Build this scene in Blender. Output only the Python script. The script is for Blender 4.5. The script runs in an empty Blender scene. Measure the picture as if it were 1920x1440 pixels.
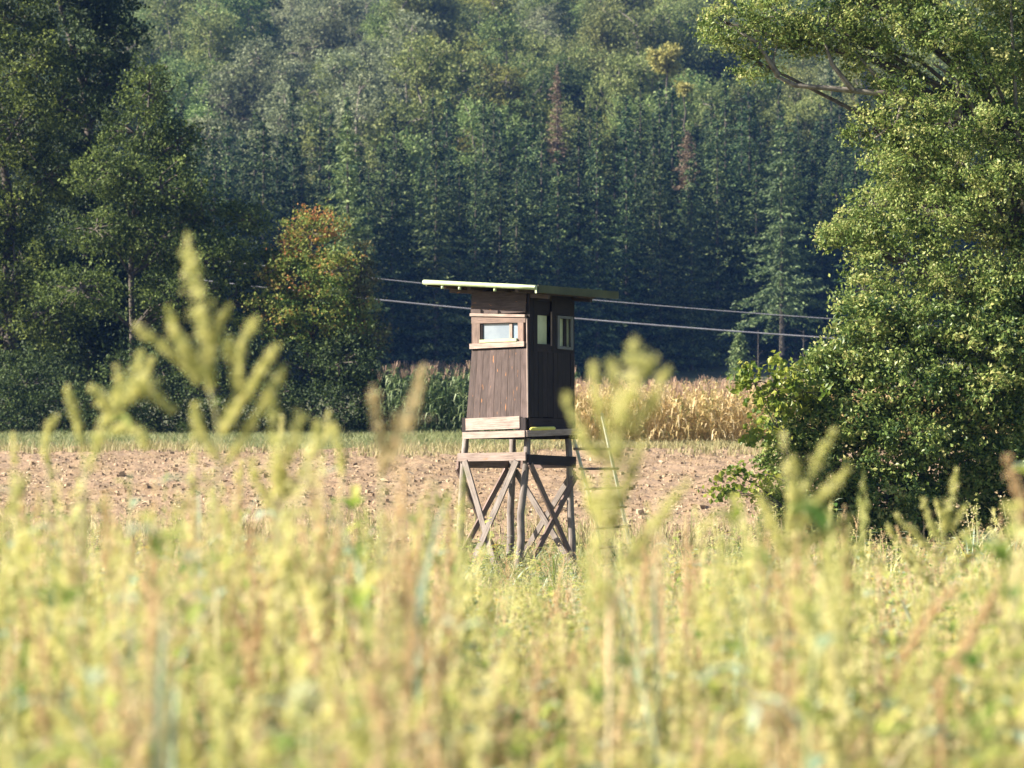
import bpy, math, random
import numpy as np
from mathutils import Vector

# ------------------------------------------------------------------ camera, world, sun, exposure
S = bpy.context.scene
S.render.engine = 'CYCLES'
FPX, CAMZ, HY = 5124.0, 1.72, 880.0          # focal length in photo pixels, eye height, horizon row
PITCH = math.atan((HY - 720.0) / FPX)
cam = bpy.data.objects.new('camera', bpy.data.cameras.new('camera'))
S.collection.objects.link(cam); S.camera = cam
cam.location = (0, 0, CAMZ); cam.rotation_euler = (math.radians(90) + PITCH, 0, 0)
cam.data.sensor_width = 36.0; cam.data.lens = FPX * 36.0 / 1920.0
cam.data.clip_start = 0.1; cam.data.clip_end = 5000
cam.data.dof.use_dof = True; cam.data.dof.focus_distance = 42.0; cam.data.dof.aperture_fstop = 2.9

SUN_AZ, SUN_EL = math.radians(80), math.radians(31)   # azimuth: from straight behind the camera round to the left
sd = Vector((-math.sin(SUN_AZ) * math.cos(SUN_EL), -math.cos(SUN_AZ) * math.cos(SUN_EL), math.sin(SUN_EL)))
W = bpy.data.worlds.new('World'); S.world = W; W.use_nodes = True
sky = W.node_tree.nodes.new('ShaderNodeTexSky'); sky.sky_type = 'NISHITA'; sky.sun_disc = False
sky.sun_elevation = SUN_EL; sky.sun_rotation = math.atan2(sd.x, sd.y) % (2 * math.pi)
bg = W.node_tree.nodes['Background']; bg.inputs[1].default_value = 0.055
W.node_tree.links.new(sky.outputs[0], bg.inputs[0])
sl = bpy.data.lights.new('sun', 'SUN'); sl.energy = 5.0; sl.angle = math.radians(0.5); sl.color = (1.0, 0.92, 0.77)
so = bpy.data.objects.new('sun', sl); S.collection.objects.link(so)
so.rotation_euler = sd.to_track_quat('Z', 'Y').to_euler()
vs = S.view_settings; vs.view_transform = 'Standard'; vs.look = 'None'; vs.exposure = 1.6; vs.gamma = 1
S.cycles.max_bounces = 6; S.cycles.diffuse_bounces = 3; S.cycles.glossy_bounces = 2
S.cycles.transmission_bounces = 4; S.cycles.volume_bounces = 0; S.cycles.transparent_max_bounces = 4

rng = np.random.default_rng(11); random.seed(5)
COL = S.collection

def P(px, py, d):
    """world point seen at photo pixel (px,py) and lying at distance y=d"""
    v = np.array([(px - 960.0) / FPX, 1.0, (720.0 - py) / FPX])
    c, s = math.cos(PITCH), math.sin(PITCH)
    w = np.array([v[0], v[1] * c - v[2] * s, v[1] * s + v[2] * c])
    return np.array([0, 0, CAMZ]) + w * (d / w[1])

GD = [-300, 0, 40, 46, 60, 75, 90, 100, 115, 150, 200, 212, 245, 300, 380, 500, 700, 1200]
GZ = [0, 0, 0, .1, .75, 1.55, 2.33, 3.0, 3.3, 3.6, 7.5, 9, 17, 32, 54, 85, 130, 190]
def zg(x, y):
    x = np.asarray(x, float); y = np.asarray(y, float)
    z = np.interp(y, GD, GZ)
    far = np.clip((y - 240) / 150, 0, 1)
    return z + far * (5 * np.sin(x * .035 + 1.0) + 2.5 * np.sin(x * .09 + y * .05))

def vnoise(x, y, seed=0):
    xi = np.floor(x).astype(np.int64); yi = np.floor(y).astype(np.int64)
    fx = x - xi; fy = y - yi; fx = fx * fx * (3 - 2 * fx); fy = fy * fy * (3 - 2 * fy)
    def h(a, b):
        n = (a * 374761393 + b * 668265263 + seed * 1442695041) & 0x7fffffff
        n = ((n ^ (n >> 13)) * 1274126177) & 0x7fffffff
        return ((n ^ (n >> 16)) & 0xffff) / 65535.0
    return (h(xi, yi) * (1 - fx) + h(xi + 1, yi) * fx) * (1 - fy) + (h(xi, yi + 1) * (1 - fx) + h(xi + 1, yi + 1) * fx) * fy

# ------------------------------------------------------------------ object helpers
def tag(o, label=None, cat=None, group=None, kind=None):
    if label: o['label'] = label
    if cat: o['category'] = cat
    if group: o['group'] = group
    if kind: o['kind'] = kind
    return o
def empty(name, loc):
    o = bpy.data.objects.new(name, None); COL.objects.link(o); o.location = [float(q) for q in loc]
    o.empty_display_size = .2
    return o
def nrm(a):
    a = np.asarray(a, float); return a / np.maximum(np.linalg.norm(a, axis=-1, keepdims=True), 1e-9)

class MB:
    """collects quads; build() links them as ONE mesh object"""
    def __init__(s): s.V = []; s.F = []; s.A = []; s.UV = []; s.M = []; s.S = []; s.n = 0
    def add(s, V, F, a=None, uv=None, m=0, sm=False):
        V = np.asarray(V, np.float32).reshape(-1, 3); F = np.asarray(F, np.int32).reshape(-1, 4)
        s.V.append(V); s.F.append(F + s.n); s.n += len(V)
        s.A.append(np.full(len(F), .5, np.float32) if a is None else np.broadcast_to(np.asarray(a, np.float32), (len(F),)))
        s.UV.append(len(F) if uv is None else np.asarray(uv, np.float32).reshape(len(F), 4, 2))
        s.M.append(np.broadcast_to(np.asarray(m, np.int8), (len(F),))); s.S.append(np.full(len(F), sm))
    def build(s, name, mats, parent=None, origin=None, smooth=False):
        s.F = [f for f in s.F]; V = np.concatenate(s.V); F = np.concatenate(s.F); A = np.concatenate(s.A); has_uv = any(not isinstance(q, int) for q in s.UV); M = np.concatenate(s.M)
        if origin is not None: V = V - np.asarray(origin, float)
        me = bpy.data.meshes.new(name)
        me.vertices.add(len(V)); me.vertices.foreach_set('co', V.astype(np.float32).ravel())
        me.loops.add(len(F) * 4); me.loops.foreach_set('vertex_index', F.astype(np.int32).ravel())
        me.polygons.add(len(F)); me.polygons.foreach_set('loop_start', (np.arange(len(F)) * 4).astype(np.int32))
        me.update(calc_edges=True)
        me.attributes.new('v', 'FLOAT', 'FACE').data.foreach_set('value', A.astype(np.float32))
        if has_uv: me.uv_layers.new(name='UVMap').data.foreach_set('uv', np.concatenate([np.zeros((q, 4, 2), np.float32) if isinstance(q, int) else q for q in s.UV]).ravel())
        if len(F) > 60000: print('FACES', name, len(F))
        if not isinstance(mats, (list, tuple)): mats = [mats]
        for m in mats: me.materials.append(m)
        if len(mats) > 1: me.polygons.foreach_set('material_index', M.astype(np.int32))
        me.polygons.foreach_set('use_smooth', np.ones(len(F), bool) if smooth else np.concatenate(s.S))
        o = bpy.data.objects.new(name, me); COL.objects.link(o)
        if origin is not None and parent is None: o.location = [float(q) for q in origin]
        if parent is not None: o.parent = parent
        return o
    def board(s, p0, p1, w, t, side, a=None, taper=1.0):
        """box from p0 to p1; w across along 'side', t thick"""
        p0 = np.asarray(p0, float); p1 = np.asarray(p1, float); L = np.linalg.norm(p1 - p0); d = (p1 - p0) / L
        sv = np.asarray(side, float); sv = nrm(sv - d * sv.dot(d)); tv = np.cross(d, sv)
        V = []
        for p, k in ((p0, 1.0), (p1, taper)):
            for su, tu in ((-1, -1), (1, -1), (1, 1), (-1, 1)): V.append(p + sv * su * w * .5 * k + tv * tu * t * .5)
        F = [(0, 1, 5, 4), (1, 2, 6, 5), (2, 3, 7, 6), (3, 0, 4, 7), (3, 2, 1, 0), (4, 5, 6, 7)]
        o = rng.random() * 50; q = rng.random() * 50
        uv = []
        for wd in (w, t, w, t): uv.append([(o, q), (o, q + wd), (o + L, q + wd), (o + L, q)])
        for _ in (0, 1): uv.append([(o, q), (o, q + w), (o + t, q + w), (o + t, q)])
        s.add(V, F, rng.random() if a is None else a, uv)
    def tube(s, pts, rad, n=8, a=None, cap=True):
        pts = np.asarray(pts, float); k = len(pts); rad = np.broadcast_to(np.asarray(rad, float), (k,))
        d = nrm(np.gradient(pts, axis=0)); ref = np.array([.31, .17, .93]) if abs(d[0][2]) < .8 else np.array([.93, .31, .17])
        e1 = nrm(np.cross(d, ref)); e2 = np.cross(d, e1)
        th = np.arange(n) * 2 * math.pi / n
        V = pts[:, None] + rad[:, None, None] * (np.cos(th)[None, :, None] * e1[:, None] + np.sin(th)[None, :, None] * e2[:, None])
        Ls = np.concatenate([[0], np.cumsum(np.linalg.norm(np.diff(pts, axis=0), axis=1))]); o = rng.random() * 30
        F = []; uv = []
        for i in range(k - 1):
            for j in range(n):
                j2 = (j + 1) % n
                F.append((i * n + j, i * n + j2, (i + 1) * n + j2, (i + 1) * n + j))
                r = max(rad[i], .004)
                uv.append([(o + Ls[i], j / n * 6.3 * r), (o + Ls[i], (j + 1) / n * 6.3 * r), (o + Ls[i + 1], (j + 1) / n * 6.3 * r), (o + Ls[i + 1], j / n * 6.3 * r)])
        V = V.reshape(-1, 3)
        if cap and n % 2 == 0:
            for base, rev in ((0, True), ((k - 1) * n, False)):
                for j in range(1, n // 2):
                    q = (base + j - 1, base + j, base + n - 1 - j, base + (n - j) % n) if j > 0 else None
                    q = (base + j, base + j + 1 if j + 1 <= n - 1 - j else base + j, base + n - 1 - j, base + n - j)
                    if len(set(q)) == 4:
                        F.append(q if not rev else q[::-1]); uv.append([(o, 0), (o, .02), (o + .02, .02), (o + .02, 0)])
                if n >= 4:
                    q = (base + n - 1, base, base + 1, base + 1)
        s.add(V, F, rng.random() if a is None else a, uv, 0, True)
    def leaves(s, C, size, up=.35, aspect=.62, a=None, droop=None, fold=.25, m=0, T=None):
        """one folded rhombus per point"""
        C = np.asarray(C, float); n = len(C)
        N = rng.normal(size=(n, 3)); N[:, 2] += up; N = nrm(N)
        if T is None: T = rng.normal(size=(n, 3))
        T = nrm(T - N * (T * N).sum(1, keepdims=True)); B = np.cross(N, T)
        sz = (np.broadcast_to(np.asarray(size, float), (n,)) * rng.uniform(.65, 1.3, n))[:, None] * .5
        V = np.stack([C - T * sz, C + B * sz * aspect + N * sz * fold, C + T * sz, C - B * sz * aspect + N * sz * fold], 1)
        s.add(V.reshape(-1, 3), np.arange(n * 4).reshape(n, 4), rng.random(n) if a is None else a, None, m)

# ------------------------------------------------------------------ materials
def mat(name):
    m = bpy.data.materials.new(name); m.use_nodes = True
    nt = m.node_tree; return m, nt, nt.nodes['Principled BSDF'], nt.nodes['Material Output']
def ramp(nt, fac, stops):
    r = nt.nodes.new('ShaderNodeValToRGB'); e = r.color_ramp.elements
    while len(e) < len(stops): e.new(.5)
    for q, (p, c) in zip(e, stops): q.position = p; q.color = (*c, 1)
    nt.links.new(fac, r.inputs[0]); return r.outputs[0]
def noise(nt, vec, scale, detail=4, rough=.55):
    n = nt.nodes.new('ShaderNodeTexNoise'); n.inputs['Scale'].default_value = scale
    n.inputs['Detail'].default_value = detail; n.inputs['Roughness'].default_value = rough
    if vec is not None: nt.links.new(vec, n.inputs['Vector'])
    return n.outputs[0]
def mix(nt, f, a, b, mode='MIX'):
    m = nt.nodes.new('ShaderNodeMix'); m.data_type = 'RGBA'; m.blend_type = mode
    for i, v in ((0, f), (6, a), (7, b)):
        if isinstance(v, (int, float)): m.inputs[i].default_value = v
        elif isinstance(v, tuple): m.inputs[i].default_value = (*v, 1)
        else: nt.links.new(v, m.inputs[i])
    return m.outputs[2]
def attr(nt, n='v'):
    a = nt.nodes.new('ShaderNodeAttribute'); a.attribute_name = n; return a.outputs['Fac']

def leaf_mat(name, cols, transl=.35, rough=.45, objvar=0.0, spec=.4, patch=None):
    m, nt, bs, out = mat(name)
    c = ramp(nt, attr(nt), [(i / max(1, len(cols) - 1), q) for i, q in enumerate(cols)])
    tc = nt.nodes.new('ShaderNodeTexCoord')
    if patch:
        f = ramp(nt, noise(nt, tc.outputs['Object'], patch[0], 3), [(patch[2], (0, 0, 0)), (patch[2] + .1, (1, 1, 1))])
        c = mix(nt, f, c, patch[1])
    if objvar:
        oi = nt.nodes.new('ShaderNodeObjectInfo')
        hs = nt.nodes.new('ShaderNodeHueSaturation')
        mr = nt.nodes.new('ShaderNodeMapRange'); mr.inputs[3].default_value = .5 - objvar * .035; mr.inputs[4].default_value = .5 + objvar * .022
        nt.links.new(oi.outputs['Random'], mr.inputs[0]); nt.links.new(mr.outputs[0], hs.inputs['Hue'])
        wn = nt.nodes.new('ShaderNodeTexWhiteNoise'); wn.noise_dimensions = '1D'; nt.links.new(oi.outputs['Random'], wn.inputs['W'])
        mv = nt.nodes.new('ShaderNodeMapRange'); mv.inputs[3].default_value = 1 - objvar * .42; mv.inputs[4].default_value = 1 + objvar * .42
        nt.links.new(wn.outputs[0], mv.inputs[0]); nt.links.new(mv.outputs[0], hs.inputs['Value'])
        nt.links.new(c, hs.inputs['Color']); c = hs.outputs[0]
    nt.links.new(c, bs.inputs['Base Color']); bs.inputs['Roughness'].default_value = rough
    bs.inputs['Specular IOR Level'].default_value = spec
    tr = nt.nodes.new('ShaderNodeBsdfTranslucent'); nt.links.new(c, tr.inputs[0])
    mx = nt.nodes.new('ShaderNodeMixShader'); mx.inputs[0].default_value = transl
    nt.links.new(bs.outputs[0], mx.inputs[1]); nt.links.new(tr.outputs[0], mx.inputs[2]); nt.links.new(mx.outputs[0], out.inputs[0])
    return m

def wood_mat(name, dark, light, orange=.0, rough=.85):
    m, nt, bs, out = mat(name)
    uv = nt.nodes.new('ShaderNodeUVMap'); mp = nt.nodes.new('ShaderNodeMapping'); mp.inputs['Scale'].default_value = (1.6, 26, 1)
    nt.links.new(uv.outputs[0], mp.inputs[0])
    g = noise(nt, mp.outputs[0], 2.2, 6, .65)
    c = ramp(nt, g, [(.3, tuple(q * .4 for q in dark)), (.5, dark), (.72, light)])
    mp2 = nt.nodes.new('ShaderNodeMapping'); mp2.inputs['Scale'].default_value = (3, 7, 1); nt.links.new(uv.outputs[0], mp2.inputs[0])
    b = noise(nt, mp2.outputs[0], 1.3, 3)
    c = mix(nt, ramp(nt, b, [(.35, (0, 0, 0)), (.7, (.6, .6, .6))]), c, light)
    if orange:
        mp3 = nt.nodes.new('ShaderNodeMapping'); mp3.inputs['Scale'].default_value = (4, 16, 1); nt.links.new(uv.outputs[0], mp3.inputs[0])
        oz = noise(nt, mp3.outputs[0], 1.1, 2)
        c = mix(nt, ramp(nt, oz, [(1 - orange, (0, 0, 0)), (1.04 - orange, (.8, .8, .8))]), c, (.45, .19, .07))
    v = attr(nt); mr = nt.nodes.new('ShaderNodeMapRange'); mr.inputs[3].default_value = .72; mr.inputs[4].default_value = 1.25
    nt.links.new(v, mr.inputs[0])
    hs = nt.nodes.new('ShaderNodeHueSaturation'); nt.links.new(c, hs.inputs['Color']); nt.links.new(mr.outputs[0], hs.inputs['Value'])
    nt.links.new(hs.outputs[0], bs.inputs['Base Color']); bs.inputs['Roughness'].default_value = rough
    bp = nt.nodes.new('ShaderNodeBump'); bp.inputs['Strength'].default_value = .5; bp.inputs['Distance'].default_value = .008
    nt.links.new(g, bp.inputs['Height']); nt.links.new(bp.outputs[0], bs.inputs['Normal'])
    return m
def plain_mat(name, c1, c2, scale=6, rough=.6, metal=0.0, spec=.5):
    m, nt, bs, out = mat(name); tc = nt.nodes.new('ShaderNodeTexCoord')
    c = ramp(nt, noise(nt, tc.outputs['Object'], scale, 5), [(.35, c1), (.65, c2)])
    nt.links.new(c, bs.inputs['Base Color']); bs.inputs['Roughness'].default_value = rough; bs.inputs['Metallic'].default_value = metal
    bs.inputs['Specular IOR Level'].default_value = spec
    return m

M_BARK = plain_mat('bark', (.05, .04, .032), (.13, .11, .09), 9, .9)
M_BARKL = plain_mat('pale_bark', (.12, .10, .085), (.26, .23, .19), 9, .9)
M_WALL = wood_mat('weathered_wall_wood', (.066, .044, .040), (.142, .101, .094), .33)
M_DARKW = wood_mat('dark_stain_and_shade_wood', (.020, .012, .013), (.036, .024, .024), 0)  # dark stain, deepened to put the shade of the unlit side into colour
M_PALEW = wood_mat('pale_weathered_wood', (.24, .175, .15), (.42, .325, .285), .29)
M_POST = wood_mat('grey_post_wood', (.14, .112, .10), (.31, .265, .24), 0)
M_REDW = wood_mat('reddish_frame_wood', (.145, .098, .082), (.26, .18, .15), .31)
M_BRACE = wood_mat('brace_wood', (.15, .10, .085), (.27, .19, .17), 0)
M_LIGHTG = plain_mat('pale_green_metal', (.40, .46, .24), (.54, .60, .37), 5, .4)
M_DARKG = plain_mat('dark_green_metal', (.05, .055, .022), (.085, .09, .035), 4, .6)
M_ROOF = plain_mat('roof_sheet', (.10, .11, .05), (.16, .17, .08), 4, .6)
M_PANE = plain_mat('sky_tinted_window_pane', (.17, .21, .265), (.24, .28, .33), 3, .2)  # sky reflection and pale curtain behind are put into the pane colour
M_PANE2 = plain_mat('reflection_tinted_pane', (.42, .45, .28), (.62, .64, .42), 3, .15)  # mirrored leaves and field painted in as a pale green base colour
M_YEL = plain_mat('yellow_foam', (.75, .68, .12), (.85, .78, .22), 12, .7)
M_ALU = plain_mat('pale_ladder_wood', (.45, .47, .42), (.62, .64, .60), 8, .6)

# ------------------------------------------------------------------ ground sheets
def sheet(name, xs, ys, zf, m, smooth=True):
    X, Y = np.meshgrid(xs, ys); Z = zf(X, Y); nx, ny = len(xs), len(ys)
    V = np.stack([X, Y, Z], -1).reshape(-1, 3)
    i = np.arange(ny - 1)[:, None] * nx + np.arange(nx - 1)[None, :]
    F = np.stack([i, i + 1, i + nx + 1, i + nx], -1).reshape(-1, 4)
    b = MB(); b.add(V, F); return b.build(name, m, smooth=smooth)

def ground_material():
    m, nt, bs, out = mat('grassy_ground'); tc = nt.nodes.new('ShaderNodeTexCoord')
    c = ramp(nt, noise(nt, tc.outputs['Object'], .9, 8, .7), [(.3, (.035, .045, .018)), (.5, (.09, .10, .04)), (.7, (.16, .15, .07))])
    nt.links.new(c, bs.inputs['Base Color']); bs.inputs['Roughness'].default_value = .95
    return m
def soil_material():
    m, nt, bs, out = mat('ploughed_soil'); tc = nt.nodes.new('ShaderNodeTexCoord')
    a = noise(nt, tc.outputs['Object'], 7, 10, .7); b = noise(nt, tc.outputs['Object'], .25, 3)
    c = ramp(nt, a, [(.3, (.15, .095, .055)), (.5, (.28, .185, .108)), (.7, (.40, .28, .165))])
    c = mix(nt, ramp(nt, b, [(.4, (0, 0, 0)), (.65, (.6, .6, .6))]), c, (.38, .26, .175))
    nt.links.new(c, bs.inputs['Base Color']); bs.inputs['Roughness'].default_value = .95
    bp = nt.nodes.new('ShaderNodeBump'); bp.inputs['Distance'].default_value = .05; nt.links.new(a, bp.inputs['Height']); nt.links.new(bp.outputs[0], bs.inputs['Normal'])
    return m
M_GROUND, M_SOIL = ground_material(), soil_material()
ys = np.concatenate([np.arange(-60, 120, 3.0), np.arange(120, 300, 5.0), np.arange(300, 700, 12.0), np.arange(700, 1201, 60.0)])
xs = np.concatenate([np.arange(-600, -120, 40.0), np.arange(-120, 121, 5.0), np.arange(160, 601, 40.0)])
tag(sheet('ground', xs, ys, zg, M_GROUND), kind='structure')

def field_z(X, Y):
    furrow = .05 * np.sin((Y + X * .06) * 2 * math.pi / .9)
    n = vnoise(X * 1.6, Y * 1.6, 1) * .08 + vnoise(X * 4, Y * 4, 2) * .11 + vnoise(X * 11, Y * 11, 3) * .04
    return zg(X, Y) + .02 + n + furrow * .9 + .05 + .06 * vnoise(X * .3, Y * .3, 5)
fo = sheet('ploughed_field', np.arange(-26, 26, .14), np.arange(48, 86.5, .11), field_z, M_SOIL)
tag(fo, kind='structure')

# clods and straw on the field (nobody could count them)
def lump(b, C, r, a):
    n = len(C); dirs = np.array([(1, 0, 0), (0, 1, 0), (-1, 0, 0), (0, -1, 0), (0, 0, 1), (0, 0, -1)], float)
    R = rng.uniform(.55, 1.25, (n, 6, 1)) * r[:, None, None]; V = C[:, None] + dirs[None] * R
    th = rng.random(n) * 6.28; c, s = np.cos(th)[:, None], np.sin(th)[:, None]
    D = V - C[:, None]; D = np.stack([D[..., 0] * c - D[..., 1] * s, D[..., 0] * s + D[..., 1] * c, D[..., 2]], -1)
    # cube-like lump built of quads between jittered corners
    cor = np.array([(x, y, z) for x in (-1, 1) for y in (-1, 1) for z in (-1, 1)], float)
    V = cor[None] * rng.uniform(.45, .95, (n, 8, 3)) * r[:, None, None]
    V = np.stack([V[..., 0] * c - V[..., 1] * s, V[..., 0] * s + V[..., 1] * c, V[..., 2]], -1) + C[:, None]
    q = np.array([(0, 1, 3, 2), (4, 6, 7, 5), (0, 4, 5, 1), (2, 3, 7, 6), (0, 2, 6, 4), (1, 5, 7, 3)])
    F = (np.arange(n) * 8)[:, None, None] + q[None]
    b.add(V.reshape(-1, 3), F.reshape(-1, 4), np.repeat(a, 6))
n = 22000
cy = 48 + 38 * rng.random(n) ** 1.0; cx = rng.uniform(-1, 1, n) * (cy * .2 + 2)
b = MB(); lump(b, np.stack([cx, cy, field_z(cx, cy) + .01], 1), rng.gamma(1.8, .012, n).clip(.008, .09), rng.random(n))
m, nt, bs, out = mat('soil_clods'); c = ramp(nt, attr(nt), [(0, (.16, .105, .065)), (.5, (.29, .21, .13)), (1, (.42, .32, .21))])
nt.links.new(c, bs.inputs['Base Color']); bs.inputs['Roughness'].default_value = .95
tag(b.build('soil_clods', m), 'crumbly brown soil clods strewn over the ploughed field', 'soil', kind='stuff')
n = 42000
cy = 48 + 38 * rng.random(n); cx = rng.uniform(-1, 1, n) * (cy * .2 + 2)
T = rng.normal(size=(n, 3)); T[:, 2] *= .35
b = MB(); b.leaves(np.stack([cx, cy, field_z(cx, cy) + .03], 1), rng.gamma(2.4, .028, n).clip(.03, .3), 1.0, .22, T=T)
M_STRAW = leaf_mat('straw_litter', [(.30, .21, .12), (.48, .36, .22), (.66, .55, .38)], .15, .7)
tag(b.build('straw_litter', M_STRAW), 'pale maize straw and leaf litter scattered over the ploughed field', 'straw', kind='stuff')

# ------------------------------------------------------------------ hunting stand
STX, STY = .127, 42.0
A = math.radians(36.7); ca, sa = math.cos(A), math.sin(A)
def L(u, v, z):                       # local (along lit face, away along dark face) to world offset from stand base
    return np.array([ca * u + sa * v, -sa * u + ca * v, z])
U = L(1, 0, 0); Vv = L(0, 1, 0); Z = np.array([0, 0, 1.0])
stand = empty('hunting_stand', (STX, STY, 0))
tag(stand, 'raised wooden hunting stand with a dark plank cabin, pale green roof edge and braced legs', 'hunting stand')
def part(mb, name, m, parent=stand, **k):
    o = mb.build(name, m, parent); tag(o, **k) if k else None; return o

ZF, ZS, ZT = 2.30, 3.555, 4.43        # floor, sill, wall top
# legs (spread towards the ground)
tops = {'a': (-.60, -.58), 'b': (-.56, .56), 'c': (.56, -.56), 'd': (.50, .56)}
feet = {'a': (-.78, -.60), 'b': (-.66, .60), 'c': (.46, -.70), 'd': (.54, .62)}
def legp(k, z):
    t = z / ZF; f = feet[k]; p = tops[k]
    return L(f[0] + (p[0] - f[0]) * t, f[1] + (p[1] - f[1]) * t, z)
for k in 'abcd':
    b = MB(); zz = np.linspace(-.1, 2.19, 7); pts = np.array([legp(k, z) for z in zz]); pts[1:-1, :2] += rng.normal(size=(5, 2)) * .012
    b.tube(pts, np.linspace(.062, .050, 7), 10)
    part(b, 'leg', M_POST)
# platform
b = MB()
b.board(L(-.52, -.76, 2.235), L(.66, -.76, 2.255), .10, .05, Z, .9)
part(b, 'platform_edge', M_PALEW)
b = MB()
# edge plank of the landing that runs on to the ladder, in front of the dark face
b.board(L(.665, -.76, 2.255), L(.665, .56, 2.30), .095, .05, Z, .9)
b.board(L(.61, .48, 2.315), L(.78, .48, 2.315), .16, .03, Vv, .95)
part(b, 'landing', M_PALEW)
b = MB()
for i in range(9):
    v = -.66 + i * .165
    b.board(L(-.56, v, 2.285), L(.64, v, 2.285), .15, .03, Vv)
for v in (-.5, .1, .6): b.board(L(-.54, v, 2.225), L(.62, v, 2.225), .09, .08, Vv)
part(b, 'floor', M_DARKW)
# rails under the platform
def rail(k1, k2, z1, z2, w, t, off, m, ext=.06, name='rail'):
    p, q = legp(k1, z1), legp(k2, z2); d = nrm(q - p); b = MB()
    b.board(p - d * ext + off, q + d * ext + off, w, t, Z); return part(b, name, m)
rail('a', 'c', 1.905, 1.915, .125, .035, -Vv * .085, M_PALEW)
rail('c', 'd', 1.87, 1.84, .15, .035, U * .08, M_DARKW)
rail('a', 'b', 1.80, 1.80, .12, .035, -U * .08, M_BRACE)
rail('b', 'd', 1.80, 1.80, .12, .035, Vv * .08, M_BRACE)
rail('c', 'd', .20, .20, .045, .06, U * .02, M_PALEW, 0)
# cross braces
def brace(k1, z1, k2, z2, off, m=M_BRACE, w=.092):
    p, q = legp(k1, z1) + off, legp(k2, z2) + off; b = MB(); d = q - p
    b.board(p, q, w, .032, np.cross(d, nrm(np.cross(d, Z)))); return part(b, 'brace', m)
for (q0, q1, dv) in (((867, 864), (928, 1092), .088), ((981, 864), (870, 1092), .126)):
    b = MB(); e2 = [P(q[0], q[1], 41.2 + (0 if q[0] > 900 else .45)) - np.array([STX, STY, 0]) - Vv * 0 for q in (q0, q1)]
    e2 = [L(float(np.dot(w_, U)), -.66 - dv, w_[2]) for w_ in e2]
    b.board(e2[0], e2[1], .095, .032, np.cross(e2[1] - e2[0], nrm(np.cross(e2[1] - e2[0], Z)))); part(b, 'brace', M_POST)
brace('c', 1.80, 'd', .20, U * .088, M_BRACE); brace('d', 1.62, 'c', .12, U * .126, M_BRACE)
brace('b', 1.74, 'a', .15, -U * .09, M_BRACE, .09); brace('a', 1.74, 'b', .15, -U * .128, M_BRACE, .09)
brace('b', 1.70, 'd', .15, Vv * .09, M_POST, .09); brace('d', 1.70, 'b', .15, Vv * .128, M_POST, .09)

# cabin walls.  Lit face at v=-.58 (outside), dark face at u=+.58, others close the box
HB = .58
UL = -.475
def ulef(z): return UL - .125 * max(0.0, (ZS - z) / (ZS - ZF))
b = MB(); nb = 9                                        # lit lower wall: vertical boards fanning out a little
for i in range(nb):
    z0 = 2.48 + rng.uniform(-.012, .012); z1 = ZS - .005
    f0, f1 = i / nb, (i + 1) / nb
    ub0 = ulef(z0) + f0 * (HB - ulef(z0)); ub1 = ulef(z0) + f1 * (HB - ulef(z0)); ut0 = UL + f0 * (HB - UL); ut1 = UL + f1 * (HB - UL)
    g = .0022; t = .026 + .0015 * (i % 2)
    vf = -HB - t; V = [L(ub0 + g, -HB, z0), L(ub1 - g, -HB, z0), L(ub1 - g, vf, z0), L(ub0 + g, vf, z0), L(ut0 + g, -HB, z1), L(ut1 - g, -HB, z1), L(ut1 - g, vf, z1), L(ut0 + g, vf, z1)]
    F = [(3, 2, 6, 7), (2, 1, 5, 6), (0, 3, 7, 4), (1, 0, 4, 5), (0, 1, 2, 3), (7, 6, 5, 4)]
    o, q = rng.random() * 50, rng.random() * 50; w = .13; h = z1 - z0
    uv = [[(o, q), (o, q + w), (o + h, q + w), (o + h, q)]] * 4 + [[(o, q), (o, q + w), (o + .03, q + w), (o + .03, q)]] * 2
    b.add(V, F, rng.random(), uv)
# upper boards under the roof, horizontal
for i in range(4):
    z = 4.09 + .085 * i + .04
    b.board(L(UL - .005, -HB - .012 - .008 * (3 - i), z), L(HB - .02, -HB - .012 - .008 * (3 - i), z + rng.uniform(-.006, .006)), .088, .02, Z)
part(b, 'front_wall', M_WALL)
b = MB(); b.board(L(-.555, -.64, 2.405), L(.47, -.64, 2.43), .185, .035, Z, .95); part(b, 'kick_board', M_PALEW)
b = MB(); b.board(L(-.60, -.60, 2.30), L(-.60, -.60, 2.51), .085, .07, U); part(b, 'corner_block', M_DARKW); b = MB(); b.board(L(.52, -.62, 2.30), L(.52, -.62, 2.50), .11, .05, U); part(b, 'corner_block', M_DARKW)
b = MB(); b.board(L(-.49, -.625, 3.60), L(.545, -.625, 3.612), .078, .045, Z, .95); part(b, 'sill_rail', M_PALEW)
b = MB(); b.board(L(-.485, -.622, 4.085), L(.56, -.622, 4.035), .042, .05, Z, .9); part(b, 'lintel_rail', M_PALEW)
for u0, u1, c in ((.592, .590, .8),):
    b = MB(); b.board(L(u1 + .0, -.600, 2.50), L(u0 - .02, -.600, 4.0), .016, .03, U, c); part(b, 'corner_trim', M_PALEW)
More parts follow.
